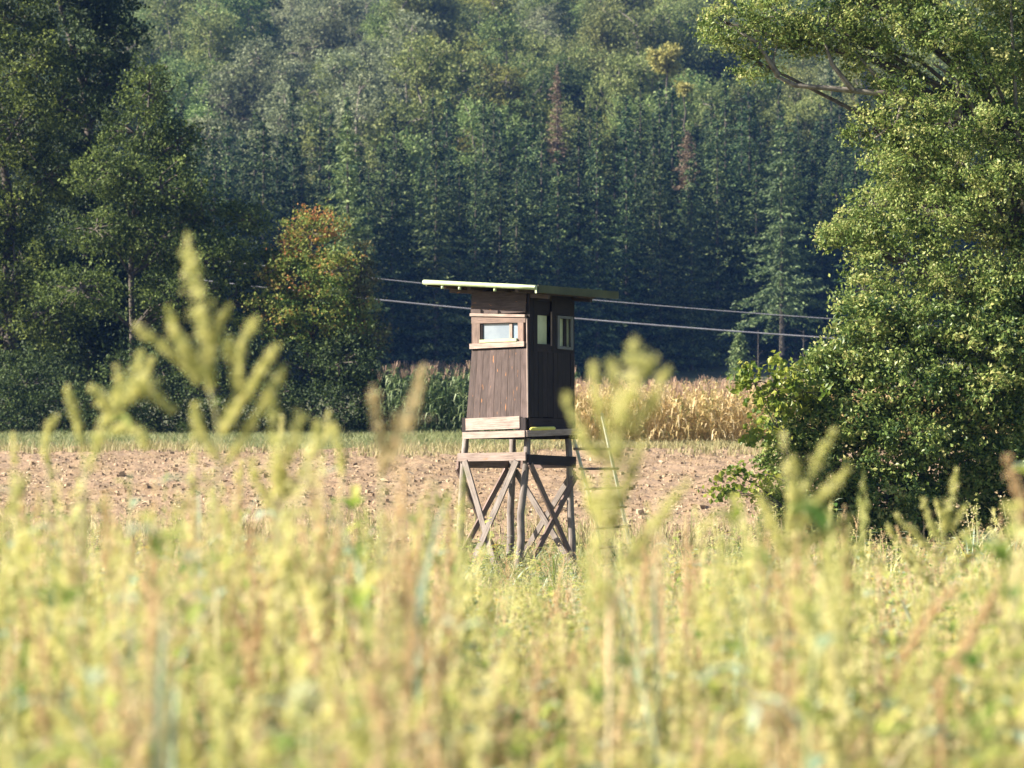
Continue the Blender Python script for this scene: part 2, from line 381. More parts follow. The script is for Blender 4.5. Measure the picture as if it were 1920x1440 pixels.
# front window
fw = MB()
fw.board(L(-.47, -.608, 4.0), L(.56, -.608, 3.985), .10, .036, Z)
fw.board(L(-.385, -.606, 3.62), L(-.385, -.606, 3.955), .155, .034, U)
fw.board(L(.465, -.606, 3.64), L(.465, -.606, 3.945), .105, .034, U)
fo = part(fw, 'window', M_REDW)
b = MB(); b.board(L(-.29, -.575, 3.80), L(.24, -.575, 3.80), .33, .008, Z, .6); part(b, 'pane', M_PANE, fo)
b = MB(); b.board(L(.28, -.570, 3.80), L(.42, -.570, 3.80), .33, .008, Z, .6)
M_NET = plain_mat('blue_grey_net', (.16, .22, .30), (.24, .31, .40), 30, .6); part(b, 'net_screen', M_NET, fo)
b = MB(); b.board(L(.262, -.588, 3.65), L(.262, -.588, 3.95), .05, .02, U, .9); part(b, 'mullion', M_PALEW, fo)
b = MB(); b.board(L(-.29, -.628, 3.672), L(.41, -.628, 3.676), .045, .06, Z, .6); part(b, 'sill', M_LIGHTG, fo)
# hidden filler behind frame edge (inner lining)
b = MB(); b.board(L(-.29, -.578, 3.64), L(-.29, -.578, 3.96), .03, .05, U, .3); b.board(L(-.27, -.578, 3.945), L(.37, -.578, 3.945), .02, .05, Z, .3); part(b, 'frame_lining', M_DARKW, fo)

# dark side wall: posts, boards, door with window, second window
def dboard(b, v0, v1, z0, z1, uo=HB + .012, t=.024, mm=None):
    b.board(L(uo, (v0 + v1) / 2, z0), L(uo, (v0 + v1) / 2, z1), abs(v1 - v0) - .006, t, Vv)
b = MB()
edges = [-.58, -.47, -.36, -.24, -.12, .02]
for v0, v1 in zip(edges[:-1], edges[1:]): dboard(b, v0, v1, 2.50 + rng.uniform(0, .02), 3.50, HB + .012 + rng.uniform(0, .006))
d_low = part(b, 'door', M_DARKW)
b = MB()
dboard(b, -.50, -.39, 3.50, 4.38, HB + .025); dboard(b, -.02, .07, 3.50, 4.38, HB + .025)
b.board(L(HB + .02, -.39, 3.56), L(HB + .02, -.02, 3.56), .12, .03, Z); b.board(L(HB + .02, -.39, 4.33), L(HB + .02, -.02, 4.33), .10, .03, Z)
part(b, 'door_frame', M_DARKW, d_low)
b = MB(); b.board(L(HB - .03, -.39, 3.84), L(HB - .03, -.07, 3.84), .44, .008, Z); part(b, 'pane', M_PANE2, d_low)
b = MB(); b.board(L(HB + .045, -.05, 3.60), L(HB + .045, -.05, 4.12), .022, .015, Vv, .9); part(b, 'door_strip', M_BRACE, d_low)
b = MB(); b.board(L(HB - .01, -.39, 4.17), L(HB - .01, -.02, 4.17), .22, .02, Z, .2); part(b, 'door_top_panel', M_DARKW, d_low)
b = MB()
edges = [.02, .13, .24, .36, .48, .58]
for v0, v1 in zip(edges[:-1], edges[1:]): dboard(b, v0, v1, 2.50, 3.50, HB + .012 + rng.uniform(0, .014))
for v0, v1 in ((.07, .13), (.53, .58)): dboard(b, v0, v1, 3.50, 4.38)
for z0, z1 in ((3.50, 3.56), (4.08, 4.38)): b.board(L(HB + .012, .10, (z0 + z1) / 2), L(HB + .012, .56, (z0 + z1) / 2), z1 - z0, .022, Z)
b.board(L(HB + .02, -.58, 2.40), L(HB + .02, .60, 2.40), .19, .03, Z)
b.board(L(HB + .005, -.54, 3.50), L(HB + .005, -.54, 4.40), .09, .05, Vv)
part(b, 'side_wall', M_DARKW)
wn = MB()
wn.board(L(HB + .035, .145, 3.57), L(HB + .035, .145, 4.06), .05, .03, Vv, 1); wn.board(L(HB + .035, .495, 3.57), L(HB + .035, .495, 4.06), .06, .03, Vv, 1)
wn.board(L(HB + .033, .12, 3.585), L(HB + .033, .52, 3.575), .045, .03, Z, 1); wn.board(L(HB + .033, .12, 4.05), L(HB + .033, .52, 4.05), .04, .03, Z, 1)
M_GFR = wood_mat('grey_window_frame', (.11, .11, .11), (.2, .2, .2)); wo = part(wn, 'window', M_GFR)
b = MB(); b.board(L(HB - .02, .15, 3.82), L(HB - .02, .50, 3.82), .46, .008, Z); part(b, 'pane', M_PANE2, wo)
b = MB(); b.board(L(HB + .0, .37, 3.60), L(HB + .0, .37, 4.04), .075, .012, Vv, .2); part(b, 'mullion', M_DARKW, wo)
# back walls
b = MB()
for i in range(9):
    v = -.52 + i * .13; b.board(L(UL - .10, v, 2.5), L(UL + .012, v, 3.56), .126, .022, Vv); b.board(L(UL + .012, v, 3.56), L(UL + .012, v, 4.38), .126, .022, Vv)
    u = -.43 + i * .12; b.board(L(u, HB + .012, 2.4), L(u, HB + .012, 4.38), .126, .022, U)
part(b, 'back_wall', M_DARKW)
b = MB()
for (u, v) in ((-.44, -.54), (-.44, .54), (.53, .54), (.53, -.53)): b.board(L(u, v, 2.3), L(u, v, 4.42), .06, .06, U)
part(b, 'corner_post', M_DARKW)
# roof: tilted slab, slopes to the near side
def rz(u, v): return 4.495 - .078 * u + .004 * v
RU0, RU1, RV0, RV1 = -1.05, 1.07, -1.04, 1.09
SC = MB(); nu = 60
us = np.linspace(RU0, RU1, nu)
for layer, zoff in ((0, .045), (1, .030)):
    V = []; 
    for u in us:
        w = .011 * math.cos((u - RU0) * 2 * math.pi / .14)
        V.append(L(u, RV0, rz(u, RV0) + zoff + w)); V.append(L(u, RV1, rz(u, RV1) + zoff + w))
    F = [(2 * i, 2 * i + 2, 2 * i + 3, 2 * i + 1) for i in range(nu - 1)]
    SC.add(V, F)
roof = part(SC, 'roof', M_ROOF)
b = MB(); pts = [L(u, RV0 - .012, rz(u, RV0) + .012) for u in np.linspace(RU0 - .01, RU1, 6)]
b.tube(pts, .037, 12, .5); b.board(pts[-1] + Z * .02, pts[-1] - Z * .085, .03, .012, U, .5)
part(b, 'gutter_edge', M_LIGHTG, roof)
b = MB(); b.board(L(RU1 + .01, RV0 + .02, rz(RU1, RV0) - .005), L(RU1 + .01, RV1, rz(RU1, RV1) - .005), .115, .02, Z); part(b, 'side_fascia', M_DARKG, roof)
b = MB(); b.board(L(RU0 - .01, RV0 + .05, rz(RU0, RV0) - .0), L(RU0 - .01, RV1, rz(RU0, RV1) - .0), .09, .02, Z); b.board(L(RU0, RV1 + .01, rz(RU0, RV1)), L(RU1, RV1 + .01, rz(RU1, RV1)), .09, .02, Z); part(b, 'rear_fascia', M_DARKG, roof)
b = MB()
for u in (-.72, -.25, .25, .66): b.board(L(u, RV0 + .06, rz(u, RV0) - .035), L(u, RV1 - .06, rz(u, RV1) - .035), .06, .07, U)
for v in (-.55, .55): b.board(L(RU0 + .12, v, rz(RU0, v) - .10), L(RU1 - .12, v, rz(RU1, v) - .10), .05, .06, Vv)
part(b, 'rafters', M_WALL, roof)
for u in (-.68, -.35, .32):
    b = MB(); p = L(u, RV0 - .03, rz(u, RV0) - .055); b.tube([p - Z * .02, p + Z * .02], .024, 8, .8); part(b, 'bolt_cap', M_LIGHTG, roof)
# ladder
lad = MB()
def lp(px, py, d): return P(px, py, d) - np.array([STX, STY, 0])
r1 = (lp(1063, 772, 42.35), lp(1142, 1082, 43.6)); r2 = (lp(1128, 775, 43.0), lp(1192, 1075, 44.2))
for r in (r1, r2): lad.tube([r[0], (r[0] + r[1]) / 2 + np.array([.01, 0, .0]), r[1]], [.024, .028, .032], 8)
lo = part(lad, 'ladder', M_ALU)
for t in (.22, .34, .46, .58, .70, .82):
    b = MB(); p = r1[0] * (1 - t) + r1[1] * t; q = r2[0] * (1 - t) + r2[1] * t; d = nrm(q - p); fr = np.array([0, -.04, 0])
    b.tube([p - d * .06 + fr, q + d * .12 + fr], .021, 8); part(b, 'rung', M_BRACE, lo)
# yellow pad on the landing
b = MB(); p, q = L(.675, -.66, 2.325), L(.675, -.02, 2.345)
o = np.array([STX, STY, 0]); b.tube([p + o, p + o + (q - p) * .06, p + o + (q - p) * .5, p + o + (q - p) * .94, q + o], [.012, .028, .03, .028, .012], 10, .5)
tag(b.build('foam_pad', M_YEL, origin=p + o, smooth=True), 'slim bright yellow pad lying on the stand platform below the dark wall', 'pad')

# ------------------------------------------------------------------ trees
def crown(b, blobs, leaf, rc, nl, cov=1.4, up=.4, flat=.7, shell=.35, m=0, aval=None, aspect=.62, hang=0.0):
    tips = []
    for bq in blobs:
        (cx, cy, cz, rx, ry, rz_) = bq[:6]; boff = bq[6] if len(bq) > 6 else 0.0
        rm = (rx * ry * rz_) ** (1 / 3); nc = max(4, int(cov * 4 * (rm / rc) ** 2))
        d = nrm(rng.normal(size=(nc, 3))); r = rng.uniform(shell, 1.05, nc) ** .6 * np.where(rng.random(nc) < .14, rng.uniform(1.05, 1.32, nc), 1.0)
        C = np.array([cx, cy, cz]) + d * r[:, None] * np.array([rx, ry, rz_])
        tips.append(C)
        k = max(3, int(nl)); cs = rc * rng.uniform(.5, 1.3, nc)
        O = rng.normal(size=(nc, k, 3)) * .5; O[..., 2] *= flat; O = O * cs[:, None, None]
        O[..., 2] -= hang * (np.abs(O[..., 0]) + np.abs(O[..., 1]))
        a = None
        if aval is not None: a = np.clip(np.repeat(rng.normal(aval[0] + boff, aval[1], nc), k) + rng.normal(0, aval[2], nc * k), 0, 1)
        b.leaves((C[:, None] + O).reshape(-1, 3), leaf, up, aspect, a=a, m=m)
    return tips
def limbs(tb, base, blobs, tips, r0, fork, twigs=10, tr=.012, seed=0):
    """trunk to fork point, limbs to each blob, twigs inside each blob"""
    base = np.asarray(base, float); fork = np.asarray(fork, float)
    top = max(blobs, key=lambda q: q[2]); topc = np.array(top[:3])
    n = 9; t = np.linspace(0, 1, n)[:, None]; path = np.where(t < .5, base + (fork - base) * (t * 2), fork + (topc - fork) * (t * 2 - 1))
    path[1:-1, :2] += rng.normal(size=(n - 2, 2)) * r0 * .5
    tb.tube(path, np.linspace(r0, r0 * .22, n), 8)
    for bl, tp in zip(blobs, tips):
        c = np.array(bl[:3]); zc = min(max(c[2] - abs(c[0] - base[0]) * .5 - bl[5] * .8, base[2] + (fork[2] - base[2]) * .5), path[-1][2])
        i = int(np.argmin(abs(path[:, 2] - zc))); s = path[i]; mid = (s + c) / 2 + np.array([0, 0, .08 * np.linalg.norm(c - s)]) + rng.normal(size=3) * .08 * bl[3]
        rr = r0 * (1 - i / n) * .5 + .01; tb.tube([s, (s + mid) / 2, mid, c], [rr, rr * .8, rr * .6, rr * .35], 6)
        for k in rng.choice(len(tp), min(twigs, len(tp)), False):
            e = tp[k]; q = (c + e) / 2 + rng.normal(size=3) * .12 * bl[3]; tb.tube([c, q, e], [tr * 1.6, tr * 1.2, tr * .6], 5)
def tree(name, label, cat, base, blobs, fork, leafm, leaf, rc, nl, r0, bark=None, group=None, twigs=10, tr=.012, **k):
    e = empty(name, base); tag(e, label, cat, group)
    cb = MB(); tips = crown(cb, blobs, leaf, rc, nl, **k)
    tb = MB(); limbs(tb, base, blobs, tips, r0, fork, twigs, tr)
    def off(mb):
        for i in range(len(mb.V)): mb.V[i] = mb.V[i] - np.asarray(base, float)
    off(cb); off(tb)
    return e, tb.build('trunk', bark or M_BARK, e), cb.build('crown', leafm, e)
def PB(px, py, d, rpx, rpy=None, rd=None, off=0.0):
    """blob from photo position and size in pixels at distance d"""
    p = P(px, py, d); s = d / FPX; rpy = rpy or rpx
    return (p[0], p[1], p[2], rpx * s, (rd if rd else rpx * s), rpy * s, off)
def base_at(px, d): x = (px - 960) / FPX * d; return (x, d, float(zg(x, d)))

# --- left group at about a hundred metres
ML1 = leaf_mat('dark_oak_leaves', [(.018, .03, .010), (.07, .10, .022), (.20, .24, .05)], .3, .6, spec=.2)
ML2 = leaf_mat('alder_leaves', [(.022, .04, .012), (.085, .125, .03), (.22, .275, .075)], .3, .6, spec=.2)
ML3 = leaf_mat('autumn_leaves', [(.07, .13, .03), (.17, .24, .05), (.30, .31, .08), (.44, .19, .07)], .35, .6, spec=.2)
ML4 = leaf_mat('olive_leaves', [(.07, .08, .03), (.13, .14, .055), (.21, .18, .08)], .3, .6, spec=.2)
ML5 = leaf_mat('dark_shrub_leaves', [(.03, .05, .02), (.055, .085, .028), (.10, .14, .04)], .25, .6, spec=.2)
D = 104
tree('broadleaf_tree', 'tall broad tree filling the left edge behind the ploughed field', 'tree', base_at(20, D),
     [PB(20, 40, D, 95, 80), PB(-90, 0, D, 110), PB(60, 110, D - 2, 70, 60), PB(30, 240, D - 2, 95, 75), PB(-80, 200, D, 110), PB(90, 330, D - 1, 75, 55),
      PB(0, 400, D, 90, 60), PB(30, 500, D - 1, 100, 70), PB(-90, 450, D, 100), PB(90, 585, D - 2, 80, 60), PB(0, 640, D, 90, 70), PB(-60, 700, D, 90),PB(110, 190, D, 55, 45)],
     P(20, 400, D), ML1, .15, .55, 42, .3, twigs=12, tr=.03, cov=2.8, aval=(.5, .22, .2))
tree('broadleaf_tree', 'very dark tall tree at upper left behind the lit pointed tree', 'tree', base_at(170, D + 7),
     [PB(170, -20, D + 7, 85), PB(215, 60, D + 7, 55, 70), PB(140, 90, D + 6, 70), PB(200, 160, D + 7, 50, 60), PB(130, 230, D + 7, 80), PB(160, 350, D + 7, 90), PB(240, 450, D + 7, 100), PB(170, 560, D + 6, 95), PB(150, 660, D + 6, 90), PB(260, 600, D + 6, 90), PB(60, 560, D + 6, 95), PB(350, 520, D + 6, 80), PB(380, 640, D + 6, 80), PB(60, 470, D + 6, 90), PB(90, -80, D + 7, 90)],
     P(170, 250, D + 7), ML5,   .19, .6, 42, .3, cov=2.4, shell=.2, aval=(.3, .2, .2))
tree('broadleaf_tree', 'lit pointed tree with a thin brown trunk left of the autumn tree', 'tree', base_at(242, D - 3),
     [PB(280, 170, D - 3, 48, 62), PB(255, 250, D - 3, 75, 58), PB(330, 270, D - 3, 55, 50), PB(200, 330, D - 4, 80, 50), PB(300, 350, D - 4, 85, 55), PB(380, 390, D - 3, 65, 50),
      PB(180, 430, D - 4, 70, 48), PB(290, 450, D - 3, 95, 52), PB(400, 480, D - 4, 75, 48), PB(470, 410, D - 3, 48, 30), PB(150, 540, D - 5, 85, 45), PB(330, 560, D - 4, 85, 50), PB(440, 570, D - 3, 75, 55),
      PB(500, 500, D - 3, 55, 40)],
     P(250, 420, D - 3), ML2, .14, .48, 42, .14, M_BARK, twigs=12, tr=.025, cov=2.1, aval=(.5, .2, .2))
tree('shrub', 'rounded autumn tree with red and yellow leaf tips left of the power lines', 'tree', base_at(590, D - 4),
     [PB(585, 440, D - 4, 58, 52, None, .27), PB(560, 520, D - 4, 70, 55, None, .05), PB(620, 510, D - 5, 55, 50), PB(520, 590, D - 4, 65, 55), PB(600, 600, D - 4, 75, 60), PB(650, 590, D - 4, 50, 45)],
     P(590, 560, D - 4), ML3, .13, .42, 44, .12, twigs=14, tr=.02, cov=2.2, aval=(.38, .2, .2))
tree('shrub', 'olive brown shrub right beside the autumn tree', 'shrub', base_at(680, D - 3),
     [PB(680, 500, D - 3, 32, 45), PB(665, 570, D - 3, 40, 50), PB(690, 630, D - 3, 40, 50), PB(660, 700, D - 3, 55, 55)],
     P(675, 640, D - 3), ML4, .13, .42, 34, .08, twigs=16, tr=.02, cov=2.0, aval=(.5, .25, .2))
for (nm, lb, cx, bl) in (
    ('shrub', 'dark green shrub at the left end of the green corn', 610, [PB(530, 808, D - 6, 70, 22), PB(630, 812, D - 6, 70, 24), PB(700, 800, D - 6, 40, 26), PB(560, 690, D - 4, 90, 60), PB(640, 680, D - 5, 70, 60), PB(690, 745, D - 5, 45, 60), PB(600, 770, D - 6, 90, 50), PB(500, 760, D - 6, 80, 55)]),
    ('shrub', 'low dark shrub below the thin brown trunk', 300, [PB(220, 800, D - 6, 70, 22), PB(330, 803, D - 6, 75, 22), PB(430, 806, D - 6, 60, 22), PB(300, 690, D - 5, 110, 60), PB(380, 740, D - 6, 90, 60), PB(240, 760, D - 6, 100, 50), PB(440, 680, D - 5, 70, 60)]),
    ('shrub', 'low dark shrub at the left edge on the field margin', 60, [PB(20, 795, D - 6, 70, 24), PB(110, 800, D - 6, 70, 22), PB(60, 720, D - 3, 110, 60), PB(130, 765, D - 5, 90, 45), PB(-30, 760, D - 5, 100, 50)])):
    tree(nm, lb, 'shrub', base_at(cx, D - 5), bl, P(cx, 760, D - 5), ML5, .13, .45, 36, .07, twigs=8, tr=.02, cov=2.4, aval=(.5, .25, .2))

# --- right group beside the stand
MR1 = leaf_mat('pear_leaves', [(.06, .105, .025), (.14, .205, .05), (.31, .38, .11), (.47, .46, .18)], .4, .45, spec=.3)
MR2 = leaf_mat('hawthorn_leaves', [(.04, .08, .025), (.14, .21, .05), (.29, .35, .10), (.48, .45, .17)], .35, .4, spec=.35)
MR3 = leaf_mat('yellowing_vine_leaves', [(.10, .17, .03), (.24, .30, .045), (.42, .42, .08)], .45, .4)
D = 45.5
tb_blobs = [PB(1370, 45, D, 60, 50), PB(1450, 30, D, 70, 55), PB(1420, 115, D, 42, 36), PB(1550, 50, D, 75, 52), PB(1500, 75, D, 50, 30), PB(1650, 30, D, 90, 60), PB(1630, 105, D, 60, 40), PB(1760, 60, D - .5, 90, 60),
            PB(1850, 120, D - .5, 75, 65), PB(1700, 180, D, 75, 50), PB(1640, 245, D, 58, 40), PB(1780, 230, D - .5, 95, 55), PB(1900, 240, D, 80, 60), PB(1700, 310, D, 90, 48), PB(1850, 330, D - .6, 95, 55),
            PB(1640, 385, D, 65, 42), PB(1760, 400, D - .5, 95, 55), PB(1890, 440, D, 80, 60), PB(1600, 450, D, 70, 36), PB(1700, 490, D - .5, 95, 55), PB(1830, 530, D - .5, 95, 60), PB(1620, 545, D, 55, 42), PB(1570, 440, D, 45, 24),
            PB(2000, 60, D, 120), PB(2010, 300, D, 120), PB(2020, 520, D, 120), PB(1900, -60, D, 120), PB(1700, -70, D, 110), PB(1500, -60, D, 80, 50), PB(1980, 150, D + 1.5, 140), PB(1800, 300, D + 1.6, 130)]
e, tk, cr = tree('broadleaf_tree', 'large lit tree at the right edge reaching a long bare limb leftward', 'tree', base_at(1925, D), tb_blobs, P(1905, 260, D),
                 MR1, .068, .21, 40, .16, M_BARK, twigs=12, tr=.007, cov=2.0, aval=(.5, .2, .22))
b = MB()       # the long limb that shows below the leaves
pts = [P(*q, D - .2) for q in ((1905, 330), (1840, 240), (1760, 200), (1700, 178), (1620, 172), (1550, 165), (1490, 160), (1455, 142), (1450, 112), (1458, 80))]
for i in range(len(pts)): pts[i] = pts[i] - np.array(base_at(1925, D))
b.tube(pts, [.10, .085, .07, .06, .05, .045, .04, .033, .022, .012], 8)
for pl in (((1700, 178), (1650, 150), (1600, 95)), ((1600, 170), (1560, 120), (1540, 60)), ((1840, 240), (1800, 150), (1790, 60)), ((1800, 215), (1795, 150), (1750, 120)), ((1920, 400), (1905, 200), (1893, -40)), ((1700, 180), (1680, 230), (1640, 260)), ((1460, 142), (1420, 80), (1370, 50))):
    b.tube([P(*q, D - .25) - np.array(base_at(1925, D)) for q in pl], [.05, .035, .018], 6)
b.build('limb', M_BARKL, e)
bb = [PB(1640, 600, D - 1, 70, 50), PB(1740, 620, D - 1, 85, 60), PB(1850, 640, D - 1.2, 90, 60), PB(1600, 680, D - 1, 75, 50), PB(1700, 710, D - 1.3, 95, 60), PB(1830, 740, D - 1.3, 95, 60), PB(1540, 720, D - 1, 60, 50),
      PB(1500, 790, D - 1, 65, 50), PB(1600, 790, D - 1.3, 80, 55), PB(1700, 830, D - 1.5, 95, 60), PB(1830, 850, D - 1, 95, 60), PB(1480, 860, D - 1, 50, 45), PB(1460, 960, D - 1.2, 45, 45), PB(1500, 1010, D - 1.2, 60, 35), PB(1560, 1030, D - 1.2, 60, 35), PB(1570, 880, D - 1.3, 85, 55), PB(1660, 930, D - 1.5, 95, 60),
      PB(1780, 930, D - .8, 80, 60), PB(1520, 960, D - 1.2, 65, 50), PB(1620, 985, D - 1.5, 70, 45), PB(1930, 700, D - 1, 110), PB(1960, 900, D, 110), PB(1900, 560, D - .8, 90, 60), PB(1740, 1010, D - 1, 70, 40), PB(1880, 960, D + .2, 80, 70)]
tree('shrub', 'big dense green shrub below the large right tree', 'shrub', base_at(1720, D - 1), bb, P(1730, 800, D - 1), MR2, .08, .20, 36, .07, M_BARK, twigs=8, tr=.006, cov=3.0, aval=(.42, .2, .22))
vb = [PB(1425, 715, D - 1.6, 38, 30), PB(1470, 700, D - 1.6, 40, 28), PB(1450, 760, D - 1.6, 45, 35), PB(1505, 735, D - 1.7, 45, 35), PB(1430, 820, D - 1.6, 40, 25), PB(1400, 695, D - 1.6, 14, 10), PB(1380, 890, D - 1.7, 30, 10), PB(1395, 925, D - 1.7, 38, 11), PB(1440, 890, D - 1.6, 30, 20),PB(1350, 925, D - 1.7, 12, 8)]
tree('climbing_vine', 'yellow green vine with large leaves spilling from the left side of the right shrub', 'vine', base_at(1480, D - 1.6), vb, P(1480, 850, D - 1.6), MR3, .105, .2, 16, .02, twigs=5, tr=.005, cov=1.1, aspect=.85, aval=(.45, .25, .2))

# --- spruces of the forest wall
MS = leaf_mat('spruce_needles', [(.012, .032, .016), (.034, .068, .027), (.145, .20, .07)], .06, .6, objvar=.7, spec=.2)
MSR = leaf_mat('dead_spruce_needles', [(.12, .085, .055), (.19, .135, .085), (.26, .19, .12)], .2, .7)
MSM = leaf_mat('sun_tinted_spruce_needles', [(.03, .06, .025), (.08, .13, .045), (.18, .24, .09)], .1, .6)  # needle colour raised above the forest spruces to look sunlit
MSL = leaf_mat('light_tinted_spruce_needles', [(.09, .14, .05), (.17, .23, .08), (.26, .32, .13)], .2, .6)  # brightest needle colour, sunlight put into it; the sapling shares it
def spruce_mesh(H, R, seed, leaf=.30, crown_from=.10, sparse=1.0, prof=.8, step=.021):
    """whorls of drooping, ragged boughs; some missing, some reaching far out"""
    b = MB(); C = []; T = []; z = H * crown_from; ecc = rng.random() * 6.28
    while z < H * .985:
        t = (z - H * crown_from) / (H * (1 - crown_from)); r = R * (1 - t) ** prof * rng.uniform(.72, 1.2) + .12
        nb = int(max(4, (7 + 2 * (1 - t)) * sparse)); ph = rng.random() * 6.28
        for k in range(nb):
            if rng.random() < .12: continue
            th = ph + k * 6.283 / nb + rng.normal() * .3; rr = r * rng.uniform(.5, 1.25) * (1 + .15 * math.cos(th - ecc)); ns = max(3, int(rr / .15))
            s = np.linspace(.12, 1, ns); droop = (.38 + .35 * (1 - t)) * rng.uniform(.5, 1.4)
            d = np.array([math.cos(th), math.sin(th), 0]); pz = z + rng.normal() * .18 - rr * droop * s + rr * .30 * s ** 2.2
            p = s[:, None] * rr * d; p[:, 2] = pz
            side = np.array([-d[1], d[0], 0])
            for sg in (-1, 0, 1):
                wd = .55 * (1 - s * .8) * rr ** .6 * abs(sg)
                q = p + side * (sg * wd * .6)[:, None] + rng.normal(size=p.shape) * .07; q[:, 2] -= wd * .25 + (.14 * rng.random(ns) if sg == 0 else 0)
                C.append(q); T.append(np.tile(d * 1.2 + side * sg * .8 + np.array([0, 0, -.45]), (ns, 1)) + rng.normal(size=p.shape) * .35)
        z += H * step * rng.uniform(.6, 1.4)
    C = np.concatenate(C); T = np.concatenate(T)
    b.leaves(C, leaf, .7, .38, T=T, fold=.15)
    n = 8; b2 = MB(); zz = np.linspace(0, H, n); b2.tube(np.stack([zz * 0, zz * 0, zz], 1), np.linspace(.2, .03, n), 7)
    return b, b2
def proto(name, label, cat, b, b2, lm, bm, group=None):
    e = empty(name, (0, -200, 0)); tag(e, label, cat, group); b2.build('trunk', bm, e); b.build('crown', lm, e); return e
def copy_thing(src, loc, rot, sc, label=None):
    r = src.copy(); COL.objects.link(r); r.location = [float(q) for q in loc]; r.rotation_euler = (0, 0, rot); r.scale = (sc[0], sc[0], sc[1])
    if label: r['label'] = label
    for ch in src.children:
        c = ch.copy(); COL.objects.link(c); c.parent = r
    return r
class Pool:
    def __init__(s, protos): s.p = protos; s.used = [False] * len(protos)
    def put(s, i, x, y, rot, sc):
        i %= len(s.p)
        if not s.used[i]:
            e = s.p[i]; e.location = (x, y, float(zg(x, y)) - .3); e.rotation_euler = (0, 0, rot); e.scale = (sc[0], sc[0], sc[1]); s.used[i] = True; return e
        return copy_thing(s.p[i], (x, y, float(zg(x, y)) - .3), rot, sc)
G1 = 'spruces of the dark forest wall'; LB1 = 'tall dark green spruce standing in the dense forest wall behind the cornfield'
sp = []
for i in range(9): b, b2 = spruce_mesh(18.3 + rng.uniform(-2, 2), rng.uniform(3.0, 4.3), i, sparse=rng.uniform(.85, 1.1), prof=rng.uniform(.85, 1.1)); sp.append(proto('spruce_tree', LB1, 'tree', b, b2, MS, M_BARK, G1))
pool = Pool(sp); k = 0
for row in range(8):
    d0 = 208 + row * 4.6
    half = d0 * .19 + 6; x = -half - rng.random() * 2 - (14 if row < 3 else 2)
    while x < half:
        dd = d0 + x * .50 + rng.uniform(-1.3, 1.3) * (1 if row < 3 else 2)
        s = rng.uniform(.88, 1.12)
        pool.put(int(rng.integers(0, 9)), x, dd, rng.random() * 6.28, (s * rng.uniform(.9, 1.15), s)); k += 1
        x += rng.uniform(2.1, 3.3) * (1 if row < 3 else 1.2) * (1.0 if row < 3 else 1.25)
print('spruces', k)
def single(name, label, px, py_top, d, H, R, lm, **kw):
    b, b2 = spruce_mesh(H, R, 0, **kw); e = proto(name, label, 'tree', b, b2, lm, M_BARK)
    p = P(px, py_top, d); e.location = (p[0], d, p[2] - H); return e
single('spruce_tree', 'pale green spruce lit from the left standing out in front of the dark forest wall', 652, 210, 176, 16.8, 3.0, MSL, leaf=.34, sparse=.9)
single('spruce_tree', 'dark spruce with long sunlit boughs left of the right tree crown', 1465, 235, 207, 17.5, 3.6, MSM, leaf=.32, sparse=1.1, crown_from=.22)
single('dead_spruce', 'narrow dead rust brown spruce above the stand in the forest', 1045, 118, 246, 20, 1.1, MSR, leaf=.3, crown_from=.55)
single('dead_spruce', 'narrow dead reddish brown spruce at the right, lower than the other dead one', 1290, 243, 222, 18.6, 1.1, MSR, leaf=.3, crown_from=.78)
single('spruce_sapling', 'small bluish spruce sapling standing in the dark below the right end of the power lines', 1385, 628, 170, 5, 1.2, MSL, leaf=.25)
for i, (px, h) in enumerate(((1462, 6.5), (1421, 5), (1506, 5))):
    d = 178; x = (px - 960) / FPX * d; zb = float(zg(x, d)); b = MB(); zz = np.linspace(-.2, h, 6)
    b.tube(np.stack([zz * .01, zz * 0, zz], 1), np.linspace(.10 if i == 0 else .06, .02, 6), 7)
    e = empty('bare_tree', (x, d, zb)); tag(e, ('pale bare trunk, thickest of the three in the dark forest edge', 'pale bare trunk, leftmost of the three in the dark forest edge', 'pale bare trunk nearest the right tree in the dark forest edge')[i], 'tree')
    b.build('trunk', M_BARK, e); b = MB()
    for q in range(10):
        z0 = h * rng.uniform(.5, .98); th = rng.random() * 6.28; l = rng.uniform(.3, .8); b.tube([(z0 * .01, 0, z0), (l * math.cos(th), l * math.sin(th), z0 + l * .5)], [.015, .006], 4)
    b.build('branches', M_BARK, e)

# --- broadleaved trees up the hill
def hill_tree(seed, H, R, lm, label, group, leaf=.25):
    b = MB(); bl = []
    for i in range(15):
        t = rng.random(); z = H * (.38 + .55 * t); rad = R * (1 - abs(t - .35) ** 1.5 * 1.3); th = rng.random() * 6.28; q = rad * rng.random() ** .5 * .75
        bl.append((q * math.cos(th), q * math.sin(th), z, R * .42 * rng.uniform(.7, 1.2), R * .42, R * .36 * rng.uniform(.7, 1.2)))
    bl.append((0, 0, H * .9, R * .4, R * .4, H * .1))
    tips = crown(b, bl, leaf, .75, 34, cov=1.0, aval=(.5, .2, .2), up=.5)
    tb = MB(); limbs(tb, (0, 0, 0), bl, tips, .22, (0, 0, H * .45), 4, .04)
    e = empty('broadleaf_tree', (0, -200, 0)); tag(e, label, 'tree', group); tb.build('trunk', M_BARKL, e); b.build('crown', lm, e); return e
MH1 = leaf_mat('hill_leaves_mid', [(.08, .12, .04), (.17, .225, .07), (.29, .34, .13)], .3, .6, objvar=1.0, spec=.2)  # hillside leaf colours are lightened to stand in for thicker haze
MH2 = leaf_mat('hill_leaves_grey', [(.12, .15, .08), (.24, .28, .15), (.36, .40, .24)], .3, .6, objvar=.6, spec=.2)
MH3 = leaf_mat('hill_leaves_yellow', [(.11, .13, .03), (.20, .22, .05), (.30, .29, .07)], .3, .6, objvar=.5, spec=.2)
